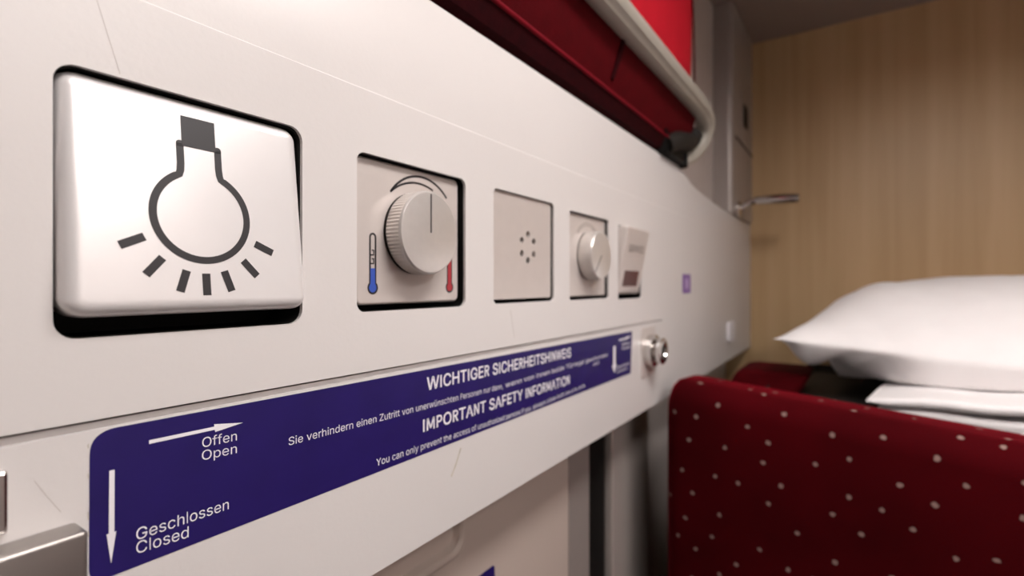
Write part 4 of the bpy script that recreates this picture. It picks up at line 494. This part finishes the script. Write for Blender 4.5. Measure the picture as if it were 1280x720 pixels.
# --- temperature dial
t = thing('temperature_dial', 'square silver dial plate with ribbed knob and blue and red thermometers', 'dial', (1.03*D, 0, Z(.127)))
dial_plate('temp', t)
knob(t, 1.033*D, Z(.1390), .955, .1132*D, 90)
p = lambda x, y: W(x, y, 1.019)
bm = bmesh.new(); stroke(bm, arc3(p(488, 239.5), p(519, 220.5), p(558, 248)), .0062*D, py); link('scale_arc', bm, M['ink'], t)
bm = bmesh.new(); stroke(bm, arc3(p(488, 239.5), p(512, 228.5), p(541, 238.5)), .0056*D, py); link('scale_arc', bm, M['ink'], t)
for sx, mm in ((-1, 'blueink'), (1, 'redink')):
    cx = (1.0345+sx*.1485)*D; zb = Z(-.0095)
    def outline_th(bw, br, top):
        pts = [(cx+bw*math.cos(a), top+bw*math.sin(a)) for a in [PI*i/10 for i in range(11)]]
        a0 = math.asin(bw/br)
        pts += [(cx+br*math.cos(a), zb+br*math.sin(a)) for a in [PI/2+a0+(2*PI-2*a0)*i/24 for i in range(25)]]
        return pts
    th = outline_th(.0090*D, .0145*D, Z(.119))
    bm = bmesh.new(); stroke(bm, th, .0052*D, py, closed=True)
    if sx < 0:
        for hh in (.052, .074):
            stroke(bm, [(cx-.009*D, Z(hh)), (cx+.003*D, Z(hh)), (cx+.003*D, Z(hh+.012)), (cx-.003*D, Z(hh+.012))], .0044*D, py)
    f = link('thermometer', bm, M['ink'], t)
    bm = bmesh.new()
    top = .040 if sx < 0 else .085
    plate(bm, [disc(cx, zb, .0125*D, 24)], py, py+.00006)
    plate(bm, [[(cx-.0075*D, zb), (cx+.0075*D, zb), (cx+.0075*D, Z(top)), (cx-.0075*D, Z(top))]], py-.00001, py+.00006)
    link('thermometer_fill', bm, M[mm], f)
# --- loudspeaker
t = thing('loudspeaker', 'small square silver plate with a ring of six round holes', 'speaker', (1.59*D, 0, Z(.127)))
a, b, c_, d = holes['speaker']; g = .016
back_box('speaker', t)
hs = [disc(1.618*D+.0485*D*math.cos(math.radians(90+60*i)), Z(.136)+.0485*D*math.sin(math.radians(90+60*i)), .0122*D, 20) for i in range(6)]
bm = bmesh.new(); plate(bm, [rrect((a+.004)*D, (b-.010)*D, Z(c_+.014), Z(d-.002), .012*D)]+hs, .010*D, .010*D+.0018)
fp = link('face_plate', bm, M['silver'], t)
bv = fp.modifiers.new('edge', 'BEVEL'); bv.width = .0004; bv.segments = 2; bv.limit_method = 'ANGLE'; bv.angle_limit = math.radians(50)
# --- volume dial
t = thing('volume_dial', 'plain silver dial without thermometers, set between loudspeaker and service rocker', 'dial', (2.14*D, 0, Z(.12)))
dial_plate('volume', t, g=.013, dpt=.015)
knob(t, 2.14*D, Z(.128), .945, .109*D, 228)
bm = bmesh.new()
for rr in (.139, .150):
    stroke(bm, [(2.14*D+rr*D*math.cos(math.radians(a)), Z(.128)+rr*D*math.sin(math.radians(a))) for a in range(48, 140, 4)], .004*D, .015*D-.0001)
link('scale_arc', bm, M['greyink'], t)
# --- service rocker
t = thing('service_switch', 'narrow silver call rocker with SERVICE lettering and dark red window', 'switch', (2.64*D, 0, Z(.11)))
back_box('service', t)
def tilt2(x, y, z):
    a = (z-Z(-.055))/(D*.352)
    return Vector((x, y+D*(.014-.066*a), z))
rk = bevel_plate(2.474*D, 2.809*D, Z(-.055), Z(.297), .014*D, 0, .013, .0028, M['silver'], 'rocker', t, tilt2)
bm = bmesh.new(); plate(bm, [rrect(2.535*D, 2.745*D, Z(-.012), Z(.070), .004*D)], -.00015, .0003, tilt2); link('indicator_window', bm, M['window'], rk)
o = lettering('lettering', 'SERVICE', (2.535*D, Z(.168)), (2.755*D, Z(.168)), .036*D, -.0002, M['greyink'], rk, bold=True)
for v in o.data.vertices: v.co = tilt2(*v.co)

# ------------------------------------------------------------------ blue safety sticker
st = thing('safety_sticker', 'long dark blue sticker with white German and English safety notice and arrows', 'sticker', (2.1*D, 0, Z(-.36)))
def outline_st():
    tl, tr, br, bl = W(112, 540.5), W(790, 414), W(788, 466.5), W(111, 731)
    out = []
    corners = [tl, bl, br, tr]; rad = [.0065, .0045, .0012, .0012]
    for i in range(4):
        c0 = Vector(corners[i]); p0 = Vector(corners[i-1]); n0 = Vector(corners[(i+1) % 4])
        d1 = (p0-c0).normalized(); d2 = (n0-c0).normalized(); r = rad[i]
        for k in range(9):
            s = k/8
            a = c0+d1*r*(1-s)**2; out.append(tuple(c0+d1*r*(1-s)**2+d2*r*s**2))
    return out
bm = bmesh.new(); plate(bm, [outline_st()], -.00018, -.00001)
base = link('backing', bm, M['blue'], st)
sy = -.00026
def wtext(s, p0, p1, capx, m='white', bold=False, cap1=None, y=sy, parent=None, name='lettering'):
    a = W(*p0); b = W(*p1)
    c0 = capx/(VX-p0[0])*R/F*D
    c1 = (cap1/(VX-p1[0])*R/F*D) if cap1 else None
    return lettering(name, s, a, b, c0, y, M[m], parent or st, bold, c1)
wtext('Offen', (252.3, 559.4), (295.6, 550.2), 12.2)
wtext('Open', (251.9, 575.4), (295.6, 566.0), 12.2)
wtext('Geschlossen', (169.8, 675.4), (285.5, 636.0), 14.8)
wtext('Closed', (169.8, 692.3), (235.4, 671.2), 15.0)
wtext('WICHTIGER SICHERHEITSHINWEIS', (533, 487.8), (713.3, 446), 15.6, bold=True, cap1=11.4)
wtext('IMPORTANT SAFETY INFORMATION', (528.3, 540), (711.7, 480), 15.4, bold=True, cap1=11.2)
wtext('Sie verhindern einen Zutritt von unerwünschten Personen nur dann,', (360.3, 556.8), (628, 485.5), 10.0, cap1=6.6)
wtext('wenn von innen beide Türriegel geschlossen', (631.5, 484.5), (759, 445.2), 6.6, cap1=4.4)
wtext('sind', (741, 457.5), (748, 455), 4.6)
wtext('You can only prevent the access of unauthorized persons if you', (470, 582.8), (663, 513.0), 9.0, cap1=5.9)
wtext('always close both security bolts', (666, 511.5), (731, 483.6), 5.9, cap1=4.6)
wtext('Offen', (777, 432.5), (787, 430), 3.6); wtext('Open', (777, 437.5), (787, 435), 3.6)
wtext('Geschlossen', (770.5, 461.5), (786, 455.5), 4.2); wtext('Closed', (770.5, 467), (783, 462), 4.0)
def arrow(pts):
    bm = bmesh.new(); plate(bm, [[W(*p) for p in pts]], sy, -.0001); link('arrow', bm, M['white'], st)
arrow([(186, 550.2), (267.5, 533.2), (267.3, 530.2), (303, 528.2), (268.6, 539.9), (268.2, 537), (186, 554.8)])
arrow([(136.2, 588.4), (142.9, 586.8), (142.5, 664.5), (145, 663.5), (138.4, 704), (132.8, 668), (135.6, 667)])
arrow([(773.5, 424.3), (782, 422.2), (782, 421.2), (789, 419.8), (782, 424.5), (782, 424), (773.5, 426.2)])
arrow([(766.4, 433), (769, 432.3), (769, 455), (770.4, 455), (767.5, 466.5), (764.8, 457), (766.2, 456.5)])
# small fold marks of glue along the left edge
for yy, h in ((592, 6), (640, 10), (664, 7), (555, 5)):
    x = 110.5; mark([(x, yy), (x-.6, yy+h/2), (x+.2, yy+h)], .00025, M['dirt'], 'glue_mark')

# small violet sticker
t = thing('number_sticker', 'tiny violet sticker alone on the far end of the cream panel', 'sticker', (W(857, 355)[0], 0, W(857, 355)[1]))
a, b = W(853, 367), W(863, 343)
bm = bmesh.new(); plate(bm, [rrect(a[0], b[0], a[1], b[1], .002)], -.0003, 0); link('backing', bm, M['purple'], t)
w_, h_ = b[0]-a[0], b[1]-a[1]
bm = bmesh.new(); plate(bm, [rrect(a[0]+w_*.33, b[0]-w_*.33, a[1]+h_*.24, b[1]-h_*.24, .001)], -.0004, -.0002); link('number_field', bm, M['lilac'], t)
# white button near the lower far end
a, b = W(909, 428), W(916, 401)
bm = bmesh.new(); plate(bm, [rrect(a[0], b[0], a[1], b[1], .006)], -.004, .0)
tag(link('push_button', bm, M['white']), 'tiny pale upright button low on the far end of the cream panel', 'button')

# ------------------------------------------------------------------ bolt knob at the sticker's right end
kx, kz = 2.915*D, Z(-.385)
t = thing('bolt_knob', 'chrome turn knob on a square plate right of the blue sticker', 'knob', (kx, 0, kz))
bm = bmesh.new(); plate(bm, [rrect(kx-.115*D, kx+.115*D, kz-.15*D, kz+.135*D, .02*D)], -.0012, 0); link('base_plate', bm, M['silver'], t)
bm = bmesh.new(); lathe_y(bm, kx, kz, [(.088*D, -.001), (.092*D, -.002), (.092*D, -.0085), (.070*D, -.0095), (.066*D, -.012), (.074*D, -.0125), (.076*D, -.0165), (.068*D, -.0175), (.045*D, -.0175), (.040*D, -.0155), (.001, -.0155)], 48)
link('barrel', bm, M['chrome'], t, smooth=35)
bm = bmesh.new(); box(bm, kx-.008*D, kx+.008*D, -.0172, -.0156, kz-.038*D, kz+.038*D); link('slot', bm, M['dark'], t)

# ------------------------------------------------------------------ metal latches at the lower left
t = thing('sliding_latch', 'brushed metal latch block at the lower left beside the blue sticker', 'latch', (.0, 0, Z(-.5)))
bm = bmesh.new(); box(bm, -.40*D, .283*D, Y(.945), 0, Z(-.62), Z(-.3655), .0012, 3); link('block', bm, M['satin'], t, smooth=35)
bm = bmesh.new(); box(bm, -.36*D, .16*D, Y(.935), Y(.948), Z(-.585), Z(-.42), .0006, 2); link('grip_plate', bm, M['satin'], t)
t = tag(None or link('keeper_plate', (lambda bm: (box(bm, -.3*D, .205*D, -.0022, 0, Z(-.350), Z(-.262), .0008, 2), bm)[1])(bmesh.new()), M['chrome']), 'narrow shiny metal plate at the left edge, above the latch block', 'plate')

# ------------------------------------------------------------------ cabinet under the panel
cab = thing('wall_cabinet', 'pale recessed cabinet under the cream panel with a cupped finger pull', 'cabinet', (1.0*D, YW, .1))
yc = YW+.0192
ht = Z(-.74)
pull = rrect(.45*D, 1.452*D, Z(-.960), Z(-.80), .035*D)
bm = bmesh.new()
plate(bm, [[(-.6, .12), (2.306*D, .12), (2.306*D, ht), (-.6, ht)], pull], yc-.012, yc-.009)
dr = link('door', bm, M['cab'], cab)
bm = bmesh.new()
rings = []
for k in range(6):
    a = PI/2*k/5; ins = -.026*D*math.cos(a)*1.0; y = yc-.0121-.010*D*math.sin(a) if k < 6 else 0
    rings.append([(x, yc-.0118-.0022*math.sin(PI*k/5), z) for x, z in rrect(.45*D-.028*D*(1-k/5), 1.452*D+.028*D*(1-k/5), Z(-.960)-.034*D*(1-k/5), Z(-.80)+.028*D*(1-k/5)*.3, .05*D)])
for dd in (0, .002, .0045):
    rings.append([(x, yc-.0118+dd, z) for x, z in rrect(.45*D+dd*.4, 1.452*D-dd*.4, Z(-.960)+dd*.4, Z(-.80)-dd*.1, .03*D)])
loft(bm, rings, cap0=False)
link('finger_pull', bm, M['cab'], dr, smooth=50)
bm = bmesh.new(); box(bm, 2.330*D, 2.566*D, yc-.011, yc-.001, .1, ht, .0008); link('frame', bm, M['post'], cab)
bm = bmesh.new(); box(bm, -.6, 2.318*D, yc-.005, yc-.001, .1, ht); link('body', bm, M['black'], cab)
bm = bmesh.new(); plate(bm, [rrect(1.0*D, 1.668*D, Z(-1.40), Z(-1.123), .003)], yc-.0123, yc-.012)
tag(link('cabinet_sticker', bm, M['blue']), 'dark blue sticker on the cabinet door under the panel', 'sticker')
bm = bmesh.new(); box(bm, 2.575*D, 2.895*D, yc-.001, yc+.001, 0, ht, 0); struct(link('trim_2', bm, M['black']))
bm = bmesh.new(); box(bm, 2.90*D, 3.54*D, yc-.011, yc+.001, 0, ht, .003); struct(link('trim_3', bm, M['post'], smooth=30))
bm = bmesh.new(); box(bm, 4.4*D, 5.0*D, yc-.004, yc+.001, 0, ht, .003); struct(link('trim_4', bm, M['post'], smooth=30))

# ------------------------------------------------------------------ door post ahead, with latch hole and lever
px0, py0 = 5.36*D, Y(.985)
bm = bmesh.new()
def post_ring(z): 
    r = .010; pts = []
    for k in range(9):
        a = PI+PI/2*k/8
        pts.append((px0+r+r*math.cos(a), py0+r+r*math.sin(a), z))
    return pts+[(XB, py0, z), (XB, YW+.002, z), (px0, YW+.002, z)]
loft(bm, [post_ring(Z(.692)), post_ring(ZC)])
ps = link('door_post', bm, M['post'], smooth=40); ps.name = 'trim_5'; struct(ps)
bm = bmesh.new(); plate(bm, [rrect(5.75*D, 6.25*D, Z(1.50), Z(2.05), .01)], py0-.0012, py0); lp = link('strike_plate', bm, M['post'], ps)
bm = bmesh.new(); plate(bm, [rrect(5.88*D, 6.12*D, Z(1.68), Z(1.92), .006)], py0-.0022, py0-.0006); link('latch_hole', bm, M['black'], ps)
bm = bmesh.new(); box(bm, 5.46*D, XB, py0-.0015, py0, Z(1.46), Z(1.475)); link('seam', bm, M['dark'], ps)
t = thing('lever_handle', 'slim chrome lever handle standing out from the grey door post', 'handle', (5.75*D, py0, Z(.85)))
bm = bmesh.new(); lathe_y(bm, 5.60*D, Z(.76), [(.015, py0+.0008), (.015, py0-.004), (.012, py0-.006), (.001, py0-.006)], 32); link('rosette', bm, M['chrome'], t, smooth=35)
pts = smooth_path([(5.60*D, py0-.004, Z(.76)), (5.60*D, py0-.010, Z(.78)), (5.605*D, py0-.017, Z(.81)), (5.61*D, py0-.03, Z(.832)), (5.61*D, py0-.06, Z(.832)), (5.61*D, py0-.098, Z(.822))], 7)
bm = bmesh.new(); tube(bm, pts, .006, 16, rf=lambda a: .0062 if a < .6 else .0062+.0022*math.sin((a-.6)/.4*PI*.8)*1); link('lever', bm, M['chrome'], t, smooth=50)

# ------------------------------------------------------------------ folded upper berth
fb = thing('folded_berth', 'red folded-up berth above the cream panel with a pale tubular rail', 'berth', (2*D, Y(1.0), Z(.80)))
XS = -.7
def lofx(secs, m, name, parent, smooth=0, caps=True):
    bm = bmesh.new(); loft(bm, secs, caps, caps); return link(name, bm, m, parent, smooth)
def sec(x, pts): return [(x, Y(L), Z(h)) for L, h in pts]
# lower board, dark maroon underside
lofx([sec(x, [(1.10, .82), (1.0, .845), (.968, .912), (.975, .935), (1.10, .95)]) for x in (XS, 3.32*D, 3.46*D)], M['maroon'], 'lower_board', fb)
bm = bmesh.new(); tube(bm, [(x, Y(.966), Z(.917)) for x in (XS, 0, 1.5*D, 3.30*D)], .0016, 10); link('piping', bm, M['pipe'], fb, smooth=50)
# sloping underside
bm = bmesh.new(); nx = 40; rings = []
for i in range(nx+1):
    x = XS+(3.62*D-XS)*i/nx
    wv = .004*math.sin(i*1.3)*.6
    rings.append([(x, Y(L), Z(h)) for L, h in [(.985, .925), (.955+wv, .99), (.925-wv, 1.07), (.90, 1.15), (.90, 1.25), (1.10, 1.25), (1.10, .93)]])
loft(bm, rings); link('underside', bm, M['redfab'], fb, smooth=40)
# dark webbing strap
bm = bmesh.new()
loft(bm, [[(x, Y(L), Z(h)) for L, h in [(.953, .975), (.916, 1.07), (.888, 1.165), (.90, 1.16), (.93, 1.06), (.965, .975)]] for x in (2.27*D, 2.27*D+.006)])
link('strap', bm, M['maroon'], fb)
# bright cushion face above the rail
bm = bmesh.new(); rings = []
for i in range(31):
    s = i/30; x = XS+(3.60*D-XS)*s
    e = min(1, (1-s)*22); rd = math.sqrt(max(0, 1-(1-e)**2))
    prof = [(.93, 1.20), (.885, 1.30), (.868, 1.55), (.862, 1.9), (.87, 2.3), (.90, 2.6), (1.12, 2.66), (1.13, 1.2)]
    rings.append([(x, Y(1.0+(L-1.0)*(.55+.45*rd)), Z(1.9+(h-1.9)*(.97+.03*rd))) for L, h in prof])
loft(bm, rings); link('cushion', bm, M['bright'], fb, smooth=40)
bm = bmesh.new(); tube(bm, smooth_path([(3.30*D, Y(.895), Z(2.6)), (3.34*D, Y(.862), Z(1.95)), (3.44*D, Y(.869), Z(1.5)), (3.50*D, Y(.885), Z(1.28))]), .0011, 8); link('piping', bm, M['redfab'], fb, smooth=50)
# rail with bent end
pth = [(XS, .87, 1.2), (1*D, .87, 1.2), (3.2*D, .87, 1.2), (3.62*D, .872, 1.19), (3.80*D, .885, 1.14), (3.84*D, .92, 1.04), (3.76*D, .97, .93), (3.63*D, 1.03, .855)]
P_ = [Vector((a, Y(b), Z(c))) for a, b, c in pth]
pts = P_[:2]+smooth_path(P_[2:], 8)
bm = bmesh.new()
def rail_ring(p, s, u, r): return [p+s*r*math.cos(2*PI*k/24)*(1-.10*(k % 6 == 3))+u*r*math.sin(2*PI*k/24)*(1-.10*(k % 6 == 3)) for k in range(24)]
rings = []; prev = None
for i, p_ in enumerate(pts):
    tt = (pts[min(i+1, len(pts)-1)]-pts[max(i-1, 0)]).normalized()
    s = prev if prev is not None else tt.cross(Vector((0, 0, 1)))
    s = (s-tt*s.dot(tt)).normalized(); prev = s
    rings.append(rail_ring(p_, s, s.cross(tt), .0118 if i < len(pts)-8 else .0118-.0040*(i-(len(pts)-8))/7))
loft(bm, rings); link('rail', bm, M['rail'], fb, smooth=30)
# dark end fitting
bm = bmesh.new(); tube(bm, smooth_path([(3.22*D, Y(1.0), Z(.87)), (3.35*D, Y(.965), Z(.925)), (3.50*D, Y(.955), Z(.955)), (3.64*D, Y(.955), Z(.985)), (3.70*D, Y(.935), Z(1.05))]), .0115, 16); ef = link('end_fitting', bm, M['dark'], fb, smooth=50)
bm = bmesh.new(); box(bm, 3.15*D, 3.62*D, Y(1.06), Y(.975), Z(.820), Z(.945), .003); link('end_bracket', bm, M['black'], fb)
bm = bmesh.new(); bmesh.ops.create_uvsphere(bm, u_segments=12, v_segments=8, radius=.0022); bmesh.ops.translate(bm, verts=bm.verts[:], vec=(3.70*D, Y(.93), Z(1.085))); link('rivet', bm, M['chrome'], fb, smooth=50)

# ------------------------------------------------------------------ lower seat with flecked backrest
P0 = RF(.947, 3.03); A = (RF(.947+.731, 3.03-.682)-P0).normalized(); NN = (RF(.947+.682, 3.03+.731)-P0).normalized()
def SL(t_, n_, h): v = P0+A*t_*D+NN*n_*D; return Vector((v.x, v.y, Z(h)))
def htop(t_): return -.568-.058*min(max(0, t_), 2.2)
sb = thing('seat_backrest', 'dark red velvet seat back with scattered pale flecks in the foreground', 'seat', tuple(SL(2, .2, -4.2)))
bm = bmesh.new(); uvl = bm.loops.layers.uv.new('UVMap')
rows = []; ts = [-.06+.16*(1-math.cos(PI/2*k/8))/1 for k in range(9)]+[.2+k*.15 for k in range(1, 30)]
RC = .10
for k, tt in enumerate(ts):
    x_in = max(0, RC-(tt+.06)) if tt < RC-.06 else 0
    drop = RC-math.sqrt(max(0, RC*RC-x_in*x_in))
    inset = .09*(1-math.sqrt(max(0, 1-(x_in/RC)**2)))
    ht_ = htop(tt)-drop
    prof = []
    rt = .13
    hb = -4.2
    prof.append((inset, hb)); 
    for j in range(1, 13): prof.append((inset+.004*math.sin(j), hb+(ht_-rt-hb)*j/12))
    for j in range(1, 9):
        a = PI/2*j/8; prof.append((inset+(rt-rt*math.cos(a)), ht_-rt+rt*math.sin(a)))
    for j in range(1, 9):
        a = PI/2*j/8; prof.append((.40-rt-inset+rt*math.sin(a), ht_-rt+rt*math.cos(a)))
    prof.append((.40-inset, hb))
    acc = 0; row = []
    for q, (n_, h_) in enumerate(prof):
        if q: acc += math.hypot(n_-prof[q-1][0], h_-prof[q-1][1])*D
        row.append((bm.verts.new(SL(tt, n_, h_)), (tt*D, acc+ht_*-D*0)))
    rows.append(row)
for ra, rb in zip(rows, rows[1:]):
    for q in range(len(ra)-1):
        f = bm.faces.new([ra[q][0], rb[q][0], rb[q+1][0], ra[q+1][0]])
        for lp_, uvv in zip(f.loops, (ra[q][1], rb[q][1], rb[q+1][1], ra[q+1][1])): lp_[uvl].uv = uvv
for row in (rows[0], rows[-1]):
    f = bm.faces.new([v[0] for v in row])
    for lp_, v in zip(f.loops, row): lp_[uvl].uv = v[1]
link('upholstery', bm, M['velvet'], sb, smooth=60)
bm = bmesh.new()
def slab(bm, t0, t1, n0, n1, h0, h1, bev=0, seg=3):
    r = bmesh.ops.create_cube(bm, size=1); vs = r['verts']
    for v in vs:
        v.co = SL(t0+(v.co.x+.5)*(t1-t0), n0+(v.co.y+.5)*(n1-n0), h0+(v.co.z+.5)*(h1-h0))
    if bev: bmesh.ops.bevel(bm, geom=list({e for v in vs for e in v.link_edges}), offset=bev, segments=seg, profile=.5, affect='EDGES')
slab(bm, .1, 4.2, .03, .38, -HC/D, -4.2, .004); link('plinth', bm, M['dark'], sb)
be = thing('berth_bed', 'dark lower berth behind the flecked seat back, carrying the linen', 'bed', tuple(SL(2, 1.5, -HC/D)))
bm = bmesh.new(); slab(bm, .12, 4.3, .43, 2.85, -1.35, -.85, .012, 4); link('mattress', bm, M['dark'], be, smooth=40)
bm = bmesh.new(); slab(bm, .2, 4.2, .45, 2.8, -HC/D, -1.36, .004); link('base', bm, M['dark'], be)
# red bolster in the far corner
bm = bmesh.new()
def ring_b(s, grow):
    pts = []
    for k in range(20):
        a = 2*PI*k/20; ca, sa = math.cos(a), math.sin(a)
        sx = math.copysign(abs(ca)**.35, ca); sz = math.copysign(abs(sa)**.35, sa)
        pts.append((4.72*D+.30*D*s, Y(.525+grow*(.26*sx+.05*(1-sz))), Z(-.775+grow*.095*sz)))
    return pts
loft(bm, [ring_b(-1, .8), ring_b(-.93, .95), ring_b(-.8, 1), ring_b(.8, 1), ring_b(.93, .95), ring_b(1, .8)])
bo = link('bolster_cushion', bm, M['redfab'], None, smooth=45)
tag(bo, 'plain dark red bolster in the corner behind the flecked seat back', 'cushion')

# ------------------------------------------------------------------ linen
def pillow():
    n = 72; bm = bmesh.new()
    a, b, T = 1.62, 1.25, .60           # half length along t, half depth along n, half thickness (in D)
    tc, nc, hm = 1.83, 2.42, -.41
    top = {}; bot = {}
    for i in range(n+1):
        for j in range(n+1):
            u = -1+2*i/n; v = -1+2*j/n
            u = math.copysign(1-(1-abs(u))**1.35, u); v = math.copysign(1-(1-abs(v))**1.35, v)
            cu = 1-.07*(1-abs(v)**2.5); cv = 1-.10*(1-abs(u)**3)
            t_ = tc+a*u*cu; n_ = nc+b*v*cv
            th = (1-abs(u)**2.6)**.50*(1-abs(v)**2.0)**.80
            ed = 1-max(abs(u), abs(v))
            wr = noise.noise(Vector((t_*2.2+n_*1.2, n_*1.0, 3)))*.07+noise.noise(Vector((t_*5+n_*4.5, n_*1.0, 9)))*.05
            seam = hm+.04*noise.noise(Vector((t_*1.3, n_*1.3, 5)))-.13*min(1, (t_-tc+a)/2.4)
            amp = min(1, ed*9)
            top[i, j] = bm.verts.new(SL(t_, n_, seam+T*(1.0-.13*max(0, t_-.7))*th+wr*amp*.45))
            hb = seam-T*1.35*(1-abs(u)**2.6)**.6*(1-abs(v)**2.0)**.82-wr*amp*3.2
            q_ = min(1, max(0, (t_-.42)/.35)); lv = -.77+(.77-.672+.04*min(1, max(0, (t_-.8)/.8)))*q_ if n_ < 2.6 else -.845
            bx = SL(t_, n_, max(hb, lv))
            bot[i, j] = top[i, j] if i in (0, n) or j in (0, n) else bm.verts.new(bx)
    for i in range(n):
        for j in range(n):
            bm.faces.new([top[i, j], top[i+1, j], top[i+1, j+1], top[i, j+1]])
            q = [bot[i, j], bot[i, j+1], bot[i+1, j+1], bot[i+1, j]]
            bm.faces.new(q)
    return bm
pl = link('pillow', pillow(), M['linen'], None, smooth=1)
tag(pl, 'plump white pillow lying on the berth before the wooden wall', 'pillow')
def sheet(t0, t1, n0, n1, h0, th, name, label, seed, tl=0.0):
    """one folded layer: a blanket-fold profile extruded along t"""
    bm = bmesh.new(); rings = []
    K = 34
    for i in range(K+1):
        tt = t0+(t1-t0)*i/K
        e = min(1, i/3); rr = math.sqrt(1-(1-e)**2)*.75+.25
        dz = tl*min(1, max(0, (tt-.8)/.8))+.012*noise.noise(Vector((tt*1.6, seed, 0)))+.01*noise.noise(Vector((tt*4, seed, 2)))
        dn = .03*noise.noise(Vector((tt*1.1, seed, 7)))
        pts = []
        for k in range(13):
            a = PI/2+PI*k/12
            pts.append((n0+dn+th/2+math.cos(a)*th/2, h0+th/2+dz+math.sin(a)*th/2*rr))
        pts += [(n1, h0+dz+th/2-th/2*rr), (n1, h0+dz+th/2+th/2*rr)]
        rings.append([SL(tt, a_, b_) for a_, b_ in pts])
    loft(bm, rings)
    o = link(name, bm, M['linen'], None, smooth=50)
    return tag(o, label, 'sheet', 'folded sheets before the pillow')
sheet(.90, 4.0, .93, 2.55, -.85, .052, 'folded_sheet', 'white folded sheet at the bottom, just behind the red seat back', 1)
sheet(.86, 4.0, .95, 2.55, -.796, .056, 'folded_sheet', 'white folded sheet in the middle of the pile before the pillow', 1)
sheet(.82, 4.0, .92, 2.55, -.738, .058, 'folded_sheet', 'white folded sheet topmost under the front of the pillow', 1, .035)

# ------------------------------------------------------------------ ceiling lamp (above and behind the lens)
def ceiling_lamp(label, lx0, lx1, ly0, ly1, power):
    lp = thing('ceiling_lamp', label, 'lamp', ((lx0+lx1)/2, (ly0+ly1)/2, ZC))
    bm = bmesh.new(); plate(bm, [rrect(lx0-.015, lx1+.015, ly0-.015, ly1+.015, .008)], 0, .012, lambda x, y, z: Vector((x, z, ZC-y)))
    link('housing', bm, M['wallgrey'], lp)
    bm = bmesh.new(); plate(bm, [rrect(lx0-.02, lx1+.02, ly0-.02, ly1+.02, .01), rrect(lx0-.012, lx1+.012, ly0-.012, ly1+.012, .006)], 0, 1, lambda x, y, z: Vector((x, z, ZC-.0125-.038*y)))
    link('shade_rim', bm, M['post'], lp)
    bm = bmesh.new(); box(bm, lx0, lx1, ly0, ly1, ZC-.020, ZC-.0125)
    link('diffuser', bm, glow('lamp_diffuser', (1, .952, .928), power), lp)
ceiling_lamp('flat ceiling lamp nearer the cream panel, above the camera', -.02, .42, -.43, -.28, 21)
ceiling_lamp('flat ceiling lamp farther from the cream panel, by the right wall', 0, .42, -.92, -.72, 17)

# faint ambient
w = bpy.data.worlds.new('World'); SC.world = w; w.use_nodes = True
w.node_tree.nodes['Background'].inputs['Color'].default_value = (.05, .045, .04, 1)

# ------------------------------------------------------------------ camera
cd = bpy.data.cameras.new('Camera'); cam = bpy.data.objects.new('Camera', cd); COL.objects.link(cam)
cam.location = (0, -D, HC)
th = math.atan2(ST, CT)
cam.rotation_euler = (PI/2, 0, -(PI/2-th))
cd.sensor_width = 36; cd.lens = 18; cd.clip_start = .005
cd.shift_y = -(360-VY)/1280.0*1.0
cd.dof.use_dof = True; cd.dof.focus_distance = .19; cd.dof.aperture_fstop = 8.0
SC.camera = cam
SC.view_settings.view_transform = 'Standard'; SC.view_settings.look = 'None'
SC.view_settings.gamma = 1; SC.view_settings.use_curve_mapping = False
SC.view_settings.exposure = .33
